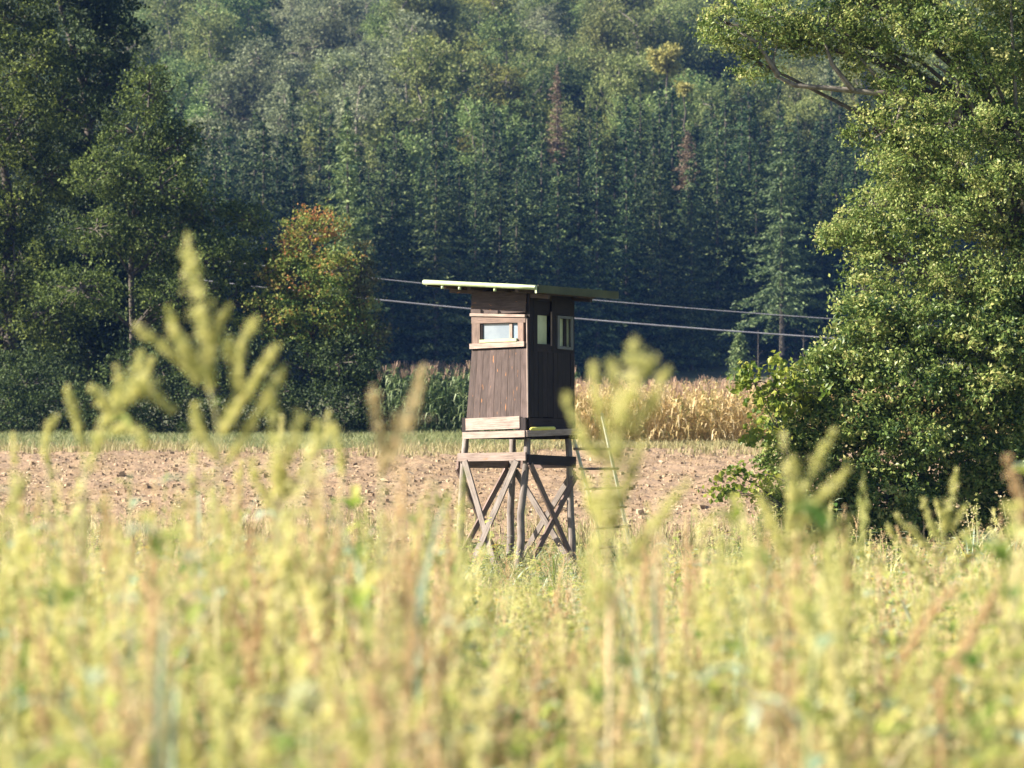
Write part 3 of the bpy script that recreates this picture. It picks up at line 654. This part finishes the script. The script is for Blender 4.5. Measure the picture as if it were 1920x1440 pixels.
MH4 = leaf_mat('golden_leaves', [(.24, .24, .06), (.40, .37, .10), (.52, .48, .17)], .35, .6)
GA, GB, GC = 'green broadleaved trees on the hillside', 'grey green broadleaved trees on the hillside', 'yellowish broadleaved trees on the hillside'
pa = Pool([hill_tree(i, 12 + i, 4.2 + .3 * i, MH1, 'green leafy tree in the mixed wood covering the hillside', GA) for i in range(4)])
pb = Pool([hill_tree(i, 14 + i, 4.3, MH2, 'pale grey green leafy tree in the mixed wood on the hillside', GB) for i in range(2)])
pc = Pool([hill_tree(i, 12 + i, 3.8, MH3, 'yellowish leafy tree in the mixed wood on the hillside', GC) for i in range(2)])
k = 0
for row in range(19):
    d0 = 246 + row * 7.4; half = d0 * .195 + 8; x = -half - rng.random() * 4
    while x < half:
        dd = d0 + 4 + x * .50 * max(0, 1 - row / 8) + rng.uniform(-2.4, 2.4); px = 960 + x / dd * FPX
        s = rng.uniform(1.0, 1.4); u = rng.random()
        g = pb if (480 < px < 800 and u < .65) or u < .06 else (pc if (.5 < u < .62 or (800 < px < 1000 and u > .6)) else pa)
        g.put(int(rng.integers(0, 4)), x, dd, rng.random() * 6.28, (s, s * rng.uniform(.9, 1.1))); k += 1
        x += rng.uniform(6.8, 9.6)
print('hill trees', k)
for px, py, d, s, lb in ((1250, 92, 255, .42, 'bright golden yellow tree on the hillside at upper right of centre'), (1285, 150, 250, .22, 'small yellow tree just below the bright golden one on the hillside')):
    b = MB(); R = 4.2 * s / .42 * .42; bl = [(rng.normal() * R * .28, rng.normal() * R * .28, 3 + rng.uniform(-1, 1) * R * .4, R * .5, R * .5, R * .4) for _ in range(7)]
    tips = crown(b, bl, .3, .5, 22, aval=(.5, .25, .2)); tb = MB(); limbs(tb, (0, 0, -4), bl, tips, .12, (0, 0, 1), 4, .03)
    e = empty('broadleaf_tree', (0, 0, 0)); tag(e, lb, 'tree'); tb.build('trunk', M_BARK, e); b.build('crown', MH4, e); p = P(px, py + 20, d); e.location = (p[0], p[1], p[2] - 3)

# ------------------------------------------------------------------ maize
MC1 = leaf_mat('dry_maize_leaves', [(.30, .30, .10), (.56, .43, .19), (.73, .56, .29), (.84, .70, .43)], .35, .6)
MC2 = leaf_mat('green_maize_leaves', [(.08, .13, .05), (.17, .24, .09), (.36, .42, .21)], .35, .5)
MC3 = leaf_mat('maize_tassels', [(.30, .18, .14), (.42, .28, .20), (.52, .38, .26)], .3, .7)
def maize(name, pts, H, lm, label, tassel_a=(.0, 1.0)):
    b = MB(); n = len(pts); base = np.stack([pts[:, 0], pts[:, 1], zg(pts[:, 0], pts[:, 1])], 1); h = H * rng.uniform(.86, 1.08, n); pa_ = rng.normal(.5, .2, n)
    lean = rng.normal(size=(n, 2)) * .07
    def at(t): q = base.copy(); q[:, :2] += lean * (t * h)[:, None]; q[:, 2] += t * h; return q
    w = .014
    for k in range(2):
        sdv = np.array([1, 0, 0]) if k else np.array([0, 1, 0]); a0, a1 = at(np.zeros(n)), at(np.full(n, .9))
        b.add(np.stack([a0 - sdv * w, a0 + sdv * w, a1 + sdv * w * .5, a1 - sdv * w * .5], 1).reshape(-1, 3), np.arange(4 * n).reshape(n, 4), np.clip(pa_, 0, 1))
    for j in range(15):
        t = .10 + .056 * j + rng.uniform(-.02, .02, n); th = rng.random(n) * 6.28; ll = rng.uniform(.35, .75, n) * (1 - abs(.5 - t) * .8)
        dx = np.stack([np.cos(th), np.sin(th), th * 0], 1); sdv = np.stack([-np.sin(th), np.cos(th), th * 0], 1); p0 = at(t)
        zp = [0, .30, .22, -.28 - .0]; xp = [0, .32, .72, .95]; wd = [.014, .030, .024, .005]; dr = rng.uniform(.6, 1.6, n)
        prev = None; av = np.clip(pa_ + rng.normal(0, .2, n), 0, 1)
        for s in range(4):
            c = p0 + dx * (ll * xp[s])[:, None]; c[:, 2] += ll * zp[s] * (dr if s == 3 else 1); tw = rng.normal(0, .01, n)
            l, r = c - sdv * wd[s], c + sdv * wd[s]; l[:, 2] += tw; r[:, 2] -= tw
            if prev is not None: b.add(np.stack([prev[0], prev[1], r, l], 1).reshape(-1, 3), np.arange(4 * n).reshape(n, 4), av)
            prev = (l, r)
    for j in range(7):
        th = rng.random(n) * 6.28; p0 = at(np.full(n, .88)); e = p0 + np.stack([np.cos(th) * .10, np.sin(th) * .10, rng.uniform(.15, .34, n)], 1); s_ = np.stack([-np.sin(th), np.cos(th), th * 0], 1) * .007
        b.add(np.stack([p0 - s_, p0 + s_, e + s_, e - s_], 1).reshape(-1, 3), np.arange(4 * n).reshape(n, 4), rng.random(n), None, 1)
    return tag(b.build(name, [lm, MC3]), label, 'corn', kind='stuff')
def rows(x0, x1, y0, nr, sx=.2, sy=.72, slope=0):
    out = []
    for r in range(nr):
        xx = np.arange(x0, x1, sx) + rng.normal(0, .04, len(np.arange(x0, x1, sx))); out.append(np.stack([xx, y0 + r * sy + slope * xx + rng.normal(0, .06, len(xx))], 1))
    return np.concatenate(out)
maize('dry_maize', rows(1.3, 22, 91.0, 12), 2.02, MC1, 'dry golden corn stand behind the ploughed field right of the hunting stand')
maize('green_maize', rows(-4.7, 2.2, 97.6, 13), 2.6, MC2, 'green corn stand in shade between the left shrubs and the hunting stand')

# ------------------------------------------------------------------ power lines
for i, (pts, r, lb) in enumerate((([(560, 507), (700, 521), (800, 531), (1100, 562), (1290, 578), (1590, 600), (1800, 613)], .019, 'upper thinner power cable crossing behind the stand roof'),
                                  ([(560, 548), (690, 559), (885, 577), (1080, 598), (1290, 616), (1570, 635), (1800, 648)], .031, 'lower thicker power cable crossing behind the stand cabin'))):
    q = np.array([P(a, c, 118) for a, c in pts]); t = np.linspace(q[0][0] - 60, q[-1][0] + 60, 60); co = np.polyfit(q[:, 0], q[:, 2], 2)
    co[0] = max(co[0], 0.0004) if False else co[0]
    zl = np.polyval(co, t); b = MB(); b.tube(np.stack([t, t * 0 + 118, zl], 1), r, 6)
    o = b.build('power_line', plain_mat('cable_metal', (.26, .25, .28), (.36, .35, .38), 2, .5)); tag(o, lb, 'power line')

# ------------------------------------------------------------------ grass strips and low cover
MG = leaf_mat('margin_grass', [(.15, .19, .08), (.26, .29, .12), (.42, .41, .21)], .4, .6)
MGD = leaf_mat('dry_grass', [(.20, .22, .08), (.38, .34, .16), (.50, .42, .24)], .4, .6)
def blades(b, X, Y, h, w, m=0, amu=.5, zf=None):
    n = len(X); base = np.stack([X, Y, (zf or zg)(X, Y)], 1); th = rng.random(n) * 6.28; le = rng.normal(size=(n, 2)) * .3; hh = h * rng.uniform(.5, 1.3, n)
    sdv = np.stack([np.cos(th), np.sin(th), th * 0], 1) * (w * rng.uniform(.6, 1.3, n))[:, None]; mid = base.copy(); mid[:, 2] += hh * .6; mid[:, :2] += le * hh[:, None] * .25
    tip = base.copy(); tip[:, 2] += hh * .95; tip[:, :2] += le * hh[:, None]
    a = np.clip(rng.normal(amu, .25, n), 0, 1)
    b.add(np.stack([base - sdv, base + sdv, mid + sdv * .7, mid - sdv * .7], 1).reshape(-1, 3), np.arange(4 * n).reshape(n, 4), a, None, m)
    b.add(np.stack([mid - sdv * .7, mid + sdv * .7, tip + sdv * .1, tip - sdv * .1], 1).reshape(-1, 3), np.arange(4 * n).reshape(n, 4), a, None, m)
b = MB(); n = 80000; Y = rng.uniform(85.6, 101, n); X = rng.uniform(-21, 2, n); blades(b, X, Y, .28, .02, 0)
n = 12000; blades(b, rng.uniform(-21, 22, n), rng.uniform(85.8, 92.5, n), .30, .02, 1)
n = 20000; blades(b, rng.uniform(1, 22, n), rng.uniform(85.3, 91.5, n), .28, .02, 1, .6)
n = 16000; X = rng.uniform(-21, 22, n); Y = 86.5 - 7 * rng.random(n) ** 1.6; k_ = vnoise(X * .35, Y * .5, 9) > .35 + (86.5 - Y) * .07; blades(b, X[k_], Y[k_], .26, .02, 1, .6, field_z)
n = 14000; X = rng.uniform(-21, 22, n); Y = 47 + 9 * rng.random(n) ** 1.3; k_ = vnoise(X * .6, Y * .8, 4) > .25 + (Y - 47) * .07; blades(b, X[k_], Y[k_], .34, .013, 1, .5, field_z)
tag(b.build('margin_grass', [MG, MGD]), 'green and dry grass margin between the ploughed field and the trees', 'grass', kind='stuff')

# ------------------------------------------------------------------ foreground weeds
MW1 = leaf_mat('seed_head_green', [(.33, .37, .12), (.71, .68, .28), (.92, .86, .50)], .5, .7)
MW2 = leaf_mat('seed_head_tan', [(.54, .38, .22), (.74, .56, .34), (.88, .74, .48)], .45, .7)
MW3 = leaf_mat('weed_leaves', [(.12, .24, .05), (.40, .49, .12), (.76, .71, .24)], .55, .5)
MW4 = leaf_mat('weed_stems', [(.42, .44, .20), (.58, .52, .28), (.66, .54, .34)], .2, .6)
MW5 = leaf_mat('yellow_leaves', [(.60, .42, .06), (.72, .56, .12), (.70, .68, .30)], .5, .5)
MW6 = leaf_mat('grey_green_leaves', [(.30, .42, .28), (.44, .54, .38), (.56, .64, .48)], .4, .5)
MW7 = leaf_mat('faded_seed_head', [(.50, .40, .22), (.68, .57, .34), (.82, .73, .48)], .5, .7)
MWL = [MW1, MW2, MW3, MW4, MW5, MW6]
def spike(b, pts, rad, dens=1.0, m=0, leaf=.008, k=14, big=.42):
    """fuzzy seed spike round a polyline: knots of tiny florets"""
    pts = np.asarray(pts, float); seg = np.linalg.norm(np.diff(pts, axis=0), axis=1); Ls = np.concatenate([[0], np.cumsum(seg)]); Lt = Ls[-1]
    rad = np.broadcast_to(np.asarray(rad, float), (len(pts),)); rm = rad.mean()
    nk = max(4, int(dens * Lt / (rm * .42))); t = np.sort(rng.random(nk)) * Lt
    c = np.stack([np.interp(t, Ls, pts[:, i]) for i in range(3)], 1); r = np.interp(t, Ls, rad)
    c = c + nrm(rng.normal(size=(nk, 3))) * (r * rng.uniform(.1, .75, nk) * np.where(rng.random(nk) < .18, 1.9, 1.0))[:, None]
    O = rng.normal(size=(nk, k, 3)) * (r * .30)[:, None, None]
    a = np.clip(np.repeat(rng.normal(.5, .2, nk), k) + rng.normal(0, .15, nk * k), 0, 1)
    b.leaves((c[:, None] + O).reshape(-1, 3), max(leaf, rm * big), .5, .8, a=a, m=m)
def broad_leaf(b, p, d, l, w, m=2, a=None):
    d = nrm(np.asarray(d, float)); s = nrm(np.cross(d, [0, 0, 1.0]) + 1e-6); up = np.cross(s, d); pr = None; a = rng.random() if a is None else a
    for t, ww, dz in ((0, .15, 0), (.25, .8, .06), (.55, 1, .05), (.8, .6, -.06), (1, .04, -.2)):
        c = p + d * l * t + np.array([0, 0, dz * l]); q = (c - s * w * ww * .5 + up * w * .12 * ww, c, c + s * w * ww * .5 + up * w * .12 * ww)
        if pr: b.add([pr[0], pr[1], q[1], q[0]], [(0, 1, 2, 3)], a, None, m); b.add([pr[1], pr[2], q[2], q[1]], [(0, 1, 2, 3)], a, None, m)
        pr = q
def weed_thing(label, base_px, depth, spikes, stems, headm, leaves=(), rscale=1.1, name='weed_plant', yj=.05, dens=1.9):
    """spikes: lists of (px,py,radius px) from tip to root; the plant gets real depth by fanning the spikes in distance"""
    bx = (base_px - 960) / FPX * depth; base = np.array([bx, depth, float(zg(bx, depth))]); e = empty(name, base); tag(e, label, 'weed')
    s = depth / FPX
    for sp_ in spikes:
        off = rng.uniform(-yj, yj); n = len(sp_); pts = [P(q[0], q[1], depth + off * (1 - i / (n - 1)) * 1.6) - base for i, q in enumerate(sp_)]
        b = MB(); spike(b, pts, [q[2] * s * rscale for q in sp_], dens)
        b.build('seed_head', headm, e)
    b = MB()
    for st in stems:
        pts = [P(q[0], q[1], depth) - base for q in st]; b.tube(pts, np.linspace(.003, .0045, len(pts)) * (depth / 7) ** .5, 6)
    lowest = P(*stems[0][-1][:2], depth) - base
    if lowest[2] > .05: b.tube([lowest, lowest * .5 + np.array([rng.normal() * .02, 0, 0]), np.array([0, 0, -.03])], [.0045, .0055, .0065], 6)
    b.build('stem', MW4, e)
    for (px, py, dx, dz, l, w) in leaves:
        b = MB(); broad_leaf(b, P(px, py, depth) - base, (dx, rng.uniform(-.5, .5), dz), l, w, 0); b.build('leaf', MW3, e)
    return e
weed_thing('tallest pale green weed with a many-spiked seed head at left of centre', 405, 7.0,
    [[(350, 440, 6), (356, 475, 14), (364, 520, 19), (375, 587, 20), (387, 658, 20), (393, 730, 13)],
     [(314, 574, 6), (329, 621, 12), (354, 667, 13), (375, 700, 11)], [(433, 572, 5), (412, 604, 9), (398, 642, 9), (388, 680, 8)],
     [(256, 612, 6), (283, 633, 10), (312, 654, 10), (345, 684, 9), (372, 712, 8)], [(480, 596, 6), (466, 622, 10), (452, 650, 8), (448, 725, 6)],
     [(429, 638, 6), (437, 692, 13), (450, 733, 12), (433, 775, 10), (415, 810, 8)], [(523, 646, 6), (500, 678, 11), (474, 720, 10), (442, 767, 9), (418, 815, 7)],
     [(535, 690, 8), (510, 730, 15), (492, 762, 13), (462, 810, 10), (425, 870, 8)], [(365, 758, 6), (368, 790, 10), (385, 830, 8), (405, 860, 6)]],
    [[(393, 730), (405, 775), (412, 840), (408, 920), (404, 1000), (405, 1100)]], MW1, dens=2.3,
    leaves=((385, 760, -.6, .3, .035, .016), (400, 760, .5, .5, .03, .014), (350, 870, 1, .15, .05, .02), (395, 925, -.8, .2, .05, .025), (330, 800, 1, -.2, .05, .02), (405, 980, .7, .3, .045, .02)))
weed_thing('yellow green weed with arching spikes left of the tallest weed', 150, 7.4,
    [[(217, 688, 6), (225, 717, 12), (212, 767, 15), (188, 817, 12), (165, 880, 8)], [(267, 660, 8), (262, 705, 14), (238, 745, 14), (215, 780, 12)], [(325, 767, 8), (302, 752, 13), (275, 725, 13), (250, 735, 10)],
     [(285, 672, 6), (270, 715, 10), (245, 750, 9)], [(280, 840, 8), (262, 812, 14), (235, 800, 12), (205, 815, 8)], [(165, 722, 5), (190, 745, 10), (205, 775, 9)]],
    [[(165, 880), (155, 930), (150, 1000), (150, 1100)]], MW1, leaves=((170, 860, .7, .5, .06, .02), (155, 960, -.7, .3, .05, .02)))
weed_thing('slender single-spiked weed near the left edge', 158, 7.8, [[(126, 726, 5), (133, 752, 9), (143, 785, 9), (152, 820, 6), (156, 860, 4)]], [[(156, 860), (158, 950), (158, 1050)]], MW1)
weed_thing('short single-spiked weed closest to the left edge', 92, 8.2, [[(106, 780, 5), (90, 806, 9), (84, 835, 9), (88, 870, 5)]], [[(88, 870), (92, 950), (92, 1050)]], MW1)
weed_thing('leafy green weed right beside the tallest weed', 520, 7.2,
    [[(562, 770, 12), (556, 810, 17), (545, 850, 13), (528, 900, 9)], [(505, 745, 8), (514, 800, 17), (520, 860, 20), (520, 930, 16)], [(592, 790, 8), (600, 830, 12), (570, 880, 10), (535, 930, 8)], [(470, 860, 6), (480, 900, 12), (505, 950, 10)]],
    [[(520, 930), (520, 1010), (520, 1100)]], MW1, leaves=((520, 880, .8, .4, .05, .022), (515, 960, -.7, .4, .06, .022)))
weed_thing('small spiked weed left of the tan two-horned weed', 640, 7.6, [[(620, 794, 7), (628, 815, 10), (638, 850, 9), (642, 890, 6)]], [[(642, 890), (640, 1000), (640, 1080)]], MW1)
weed_thing('tan weed with two upright horn-like seed heads left of the stand', 712, 7.0,
    [[(700, 724, 7), (703, 755, 13), (709, 800, 15), (714, 850, 12), (716, 890, 7)], [(794, 688, 6), (786, 722, 15), (773, 765, 18), (758, 805, 17), (738, 845, 12), (720, 880, 7)], [(745, 770, 8), (744, 800, 12), (732, 840, 9)]],
    [[(716, 890), (713, 950), (712, 1050), (712, 1100)]], MW7, leaves=((712, 930, .8, .5, .05, .02),))
weed_thing('bushy blurred weed with broad plumes right of the stand', 1145, 6.2,
    [[(1187, 640, 9), (1186, 668, 18), (1182, 710, 22), (1170, 760, 24), (1155, 820, 22), (1148, 880, 16)], [(1128, 930, 10), (1122, 1010, 22), (1122, 1080, 25), (1130, 1150, 18)], [(1232, 666, 7), (1212, 692, 14), (1190, 725, 14), (1175, 760, 12)], [(1145, 670, 9), (1148, 700, 15), (1156, 745, 16), (1155, 800, 14)],
     [(1110, 682, 8), (1114, 718, 13), (1124, 765, 14), (1138, 815, 12)], [(1250, 694, 8), (1234, 723, 14), (1216, 762, 14), (1186, 810, 13), (1160, 860, 10)], [(1061, 738, 8), (1068, 772, 13), (1090, 815, 13), (1120, 860, 12)],
     [(1120, 830, 10), (1135, 880, 16), (1145, 940, 16), (1148, 990, 12)], [(1205, 830, 10), (1185, 880, 15), (1165, 930, 14), (1150, 990, 10)], [(1085, 880, 8), (1105, 930, 14), (1130, 990, 12)], [(1290, 905, 8), (1255, 950, 13), (1215, 1000, 13), (1170, 1060, 10)]],
    [[(1148, 880), (1146, 960), (1145, 1060), (1145, 1120)]], MW1, leaves=((1145, 900, .8, .4, .06, .03), (1145, 960, -.8, .3, .06, .03)), dens=1.7)
weed_thing('leaning green weed in front of the right shrub, its plumes swept to the right', 1475, 7.4,
    [[(1566, 805, 5), (1550, 835, 12), (1528, 868, 14), (1510, 905, 13), (1490, 960, 10), (1475, 1010, 7)], [(1590, 880, 5), (1562, 910, 12), (1528, 945, 13), (1498, 990, 10), (1478, 1030, 7)], [(1489, 852, 5), (1490, 885, 9), (1486, 930, 9), (1478, 980, 6)],
     [(1604, 965, 5), (1570, 982, 11), (1530, 1005, 12), (1488, 1045, 9)], [(1425, 930, 5), (1438, 965, 10), (1455, 1005, 9), (1468, 1040, 6)]],
    [[(1475, 1010), (1473, 1080), (1475, 1150)]], MW1)
weed_thing('crisp pale green weed shaped like a small fir at lower right', 1745, 11.5,
    [[(1795, 875, 4), (1791, 900, 8), (1786, 930, 10), (1776, 965, 11), (1764, 1010, 10), (1752, 1060, 7)], [(1826, 988, 4), (1806, 1003, 8), (1785, 1022, 8), (1762, 1050, 6)], [(1731, 935, 4), (1738, 962, 7), (1750, 990, 8), (1760, 1010, 6)],
     [(1680, 965, 4), (1700, 985, 8), (1722, 1008, 8), (1748, 1040, 6)], [(1662, 985, 4), (1685, 1015, 8), (1715, 1045, 8), (1745, 1080, 6)], [(1812, 945, 4), (1800, 965, 7), (1782, 990, 7)], [(1690, 1040, 4), (1712, 1062, 7), (1742, 1095, 6)],
     [(1836, 1032, 4), (1812, 1050, 7), (1780, 1080, 7), (1755, 1110, 5)], [(1755, 940, 4), (1764, 960, 7), (1772, 985, 6)]],
    [[(1752, 1060), (1745, 1110), (1742, 1160), (1740, 1240)]], MW1)
weed_thing('reddish brown leaning stalk at the right edge', 1935, 6.8, [[(1888, 852, 5), (1893, 875, 7), (1904, 905, 7), (1912, 940, 6), (1922, 990, 4)], [(1908, 905, 4), (1915, 930, 6), (1925, 960, 5)]], [[(1922, 990), (1930, 1080), (1935, 1180)]], MW2)
weed_thing('long tan seed stalk slanting to the upper right at lower right', 1640, 6.0, [[(1868, 1105, 5), (1845, 1150, 10), (1812, 1205, 11), (1778, 1265, 9), (1745, 1320, 6)]], [[(1745, 1320), (1700, 1400), (1660, 1470)]], MW2)
weed_thing('second slanting tan seed stalk left of the long one at lower right', 1560, 6.6, [[(1800, 1095, 5), (1775, 1118, 10), (1738, 1160, 10), (1702, 1220, 8), (1672, 1290, 5)]], [[(1672, 1290), (1620, 1380), (1580, 1460)]], MW2)
weed_thing('reddish seed stalk standing before the right shrub base', 1585, 7.5, [[(1582, 985, 5), (1584, 1020, 9), (1588, 1060, 8), (1590, 1110, 5)]], [[(1590, 1110), (1590, 1180), (1588, 1250)]], MW2)

# pale cream bloom in the foreground
bp_ = P(574, 1305, 5.2); be = empty('pale_bloom', (bp_[0], 5.2, 0.0)); tag(be, 'pale cream round bloom with yellow green base low in the foreground weeds', 'flower')
MCR = leaf_mat('cream_petals', [(.62, .66, .34), (.78, .80, .52), (.85, .86, .66)], .4, .6)
b = MB(); o = bp_ - np.array([bp_[0], 5.2, 0]); b.leaves(o + rng.normal(size=(260, 3)) * np.array([.010, .010, .011]), .014, .6, .9, a=np.clip(rng.normal(.6, .25, 260), 0, 1)); b.build('petals', MCR, be)
b = MB(); b.leaves(o + np.array([0, 0, -.02]) + rng.normal(size=(90, 3)) * np.array([.008, .008, .006]), .014, .3, .8); b.build('sepals', MW3, be)
b = MB(); b.tube([o + np.array([0, 0, -.02]), o * .5, np.array([0, 0, -.02])], [.004, .005, .006], 6); b.build('stem', MW4, be)

# mass of weeds: variants merged into one uncountable cover
def weed_variant(kind, lod):
    b = MB(); kk, dm, bg_ = ((6, .75, .50), (6, .65, .75), (4, .5, 1.0))[lod]
    def spike(b, pts, rad, dens, m): return globals()['spike'](b, pts, rad, dens * dm, m, .008, kk, bg_)
    ln = rng.normal(size=2) * .07
    def ax(t): return np.array([ln[0] * t * t, ln[1] * t * t, t])
    b.tube([ax(t) for t in (0, .3, .6, .9)], [.0045, .004, .003, .002], 4, rng.random())
    b.M[-1] = np.full(len(b.F[-1]), 3)
    if kind == 0:      # goosefoot, plumed
        spike(b, [ax(1.0), ax(.9), ax(.75)], [.006, .016, .014], 1.0, 0)
        for k in range(7):
            t = rng.uniform(.5, .88); th = rng.random() * 6.28; l = rng.uniform(.08, .2) * (1.3 - t); q = ax(t); e = q + np.array([math.cos(th) * l * .8, math.sin(th) * l * .8, l * 1.3]); spike(b, [e, (e + q) / 2, q], [.006, .013, .009], 1.0, 0)
        for k in range(8):
            t = rng.uniform(.25, .8); th = rng.random() * 6.28; broad_leaf(b, ax(t), (math.cos(th), math.sin(th), .3), rng.uniform(.04, .09), rng.uniform(.015, .035), int(rng.choice([2, 2, 5])))
    elif kind == 1:    # tan sorrel-like spikes
        spike(b, [ax(1.0), ax(.9), ax(.72), ax(.6)], [.004, .010, .011, .008], .9, 1)
        for k in range(4):
            t = rng.uniform(.6, .85); th = rng.random() * 6.28; l = rng.uniform(.08, .16); q = ax(t); e = q + np.array([math.cos(th) * l * .4, math.sin(th) * l * .4, l]); spike(b, [e, q], [.004, .008], .9, 1)
    elif kind == 2:    # leafy green
        for k in range(22):
            t = rng.uniform(.3, 1.0); th = rng.random() * 6.28; broad_leaf(b, ax(t) , (math.cos(th), math.sin(th), rng.uniform(-.1, .7)), rng.uniform(.05, .12), rng.uniform(.02, .045), int(rng.choice([2, 2, 2, 5, 4], p=[.3, .3, .2, .15, .05])))
    elif kind == 3:    # grass with airy panicle
        for k in range(9):
            th = rng.random() * 6.28; l = rng.uniform(.4, .8); broad_leaf(b, ax(rng.uniform(.1, .5)), (math.cos(th) * .35, math.sin(th) * .35, 1), l * .8, .012, int(rng.choice([2, 5, 3])))
        c = np.array([ax(t) for t in rng.uniform(.72, 1.0, (120, 70, 40)[lod])]); c = c + rng.normal(size=c.shape) * np.array([.025, .025, .02]); b.leaves(c, (.010, .014, .018)[lod], .3, .6, m=1)
    else:              # yellowing leafy spike
        spike(b, [ax(1.0), ax(.85), ax(.7)], [.005, .011, .010], .9, 0)
        for k in range(14):
            t = rng.uniform(.3, .9); th = rng.random() * 6.28; broad_leaf(b, ax(t), (math.cos(th), math.sin(th), .2), rng.uniform(.04, .09), rng.uniform(.02, .04), int(rng.choice([4, 2, 5], p=[.25, .5, .25])))
    return [np.concatenate(q) for q in (b.V, b.F, b.A, b.M)]
VAR = [[[weed_variant(k, lod) for _ in range(5)] for k in range(5)] for lod in range(3)]
def scatter(name, label, X, Y, Hh, probs, width=1.0, lod=0):
    b = MB(); n = len(X); zz = zg(X, Y)
    ks = rng.choice(5, n, p=probs)
    for i in range(n):
        V, F, A_, M_ = VAR[lod][ks[i]][rng.integers(0, 5)]; th = rng.random() * 6.28; c, s = math.cos(th), math.sin(th); h = Hh[i]; w = width * (.6 + .4 * h) * rng.uniform(.85, 1.2)
        lx, ly = rng.normal() * .05, rng.normal() * .05
        x = (V[:, 0] * c - V[:, 1] * s) * w + X[i] + lx * V[:, 2]; y = (V[:, 0] * s + V[:, 1] * c) * w + Y[i] + ly * V[:, 2]; z = V[:, 2] * h + zz[i]
        b.add(np.stack([x, y, z], 1), F, np.clip(A_ + rng.normal() * .24, 0, 1), None, M_)
    return tag(b.build(name, MWL), label, 'weeds', kind='stuff')
def env(Y): return np.interp(Y, [4, 8, 12, 18, 25, 33, 42, 47], [1.30, 1.38, 1.28, 1.12, .86, .60, .36, .30])
def cover(n, y0, y1, pw=1.0):
    Y = y0 + (y1 - y0) * rng.random(n) ** pw; X = rng.uniform(-1, 1, n) * (Y * .2 + 1.3); return X, Y
X, Y = cover(2250, 4.4, 11, .9); H = env(Y) * (.76 + rng.gamma(1.5, .11, len(Y))).clip(.6, 1.34)
qx = 960 + X / Y * FPX; H = np.where((qx < 830) & (rng.random(len(Y)) < .25), H * 1.13, H).clip(.5, 1.9); H = np.where((qx > 830) & (qx < 1440), np.minimum(H, env(Y) * (.80 + .13 * rng.random(len(Y)))), H); H = np.where((qx > 1620) & (qx < 1870), np.minimum(H, env(Y) * .86), H)
scatter('near_weeds', 'blurred pale green and tan weeds filling the foreground', X, Y, H, [.32, .16, .22, .15, .15])
n = 210; Y = rng.uniform(6.5, 12.5, n); qx = rng.uniform(-20, 1940, n); k_ = ((qx < 850) | ((qx > 1090) & (abs(qx - 1745) > 110)) | (rng.random(n) < .15)); Y = Y[k_]; qx = qx[k_]; X = (qx - 960) / FPX * Y
ty = np.where(qx < 850, rng.uniform(880, 1020, len(Y)), np.where(qx < 1090, rng.uniform(980, 1060, len(Y)), rng.uniform(930, 1050, len(Y)))); H = CAMZ + (880 - ty) / FPX * Y
scatter('wispy_weeds', 'thin feathery weed tops rising loosely above the foreground growth', X, Y, H, [.50, .22, .0, .28, .0], .8)
X, Y = cover(4300, 11, 30, .8); H = env(Y) * rng.normal(.84, .17, len(Y)).clip(.4, 1.25); qx = 960 + X / Y * FPX; H = H * np.where((qx > 820) & (qx < 1120), .84, 1.0)
scatter('middle_weeds', 'tall mixed weeds in the middle distance before the stand', X, Y, H, [.32, .16, .17, .20, .15], 1.2, 1)
X, Y = cover(2900, 30, 50, 1.0); H = env(Y) * rng.normal(.9, .25, len(Y)).clip(.3, 1.5) * (.55 + 1.1 * vnoise(X * .7, Y * .5, 21)) * np.where((X > 3.5), 1.5, 1.0)
scatter('far_weeds', 'low weeds and grass around the feet of the hunting stand', X, Y, H, [.22, .24, .22, .22, .10], 1.6, 2)
b = MB(); n = 46000; Y = 28 + 27 * rng.random(n) ** 1.15; X = rng.uniform(-1, 1, n) * (Y * .2 + .5); blades(b, X, Y, .30, .012, 0, .6)
n = 22000; Y = rng.uniform(4, 28, n); X = rng.uniform(-1, 1, n) * (Y * .2 + .5); blades(b, X, Y, .6, .006, 1, .5)
tag(b.build('meadow_grass', [MG, MGD]), 'green and straw coloured grass growing between the weeds', 'grass', kind='stuff')

# ------------------------------------------------------------------ haze
HAZE = 0.00017
if HAZE:
    b = MB(); x0, x1, y0, y1, z0, z1 = -640, 640, -80, 1240, -1.5, 230
    V = [(x, y, z) for z in (z0, z1) for x, y in ((x0, y0), (x1, y0), (x1, y1), (x0, y1))]
    b.add(V, [(3, 2, 1, 0), (4, 5, 6, 7), (0, 1, 5, 4), (1, 2, 6, 5), (2, 3, 7, 6), (3, 0, 4, 7)])
    m = bpy.data.materials.new('air'); m.use_nodes = True; nt = m.node_tree; nt.nodes.remove(nt.nodes['Principled BSDF'])
    pv = nt.nodes.new('ShaderNodeVolumePrincipled'); pv.inputs['Density'].default_value = HAZE; pv.inputs['Color'].default_value = (.16, .36, 1.0, 1); pv.inputs['Anisotropy'].default_value = .1
    nt.links.new(pv.outputs[0], nt.nodes['Material Output'].inputs['Volume'])
    tag(b.build('haze', m), 'thin bluish haze in the air before the forest', 'haze', kind='stuff')
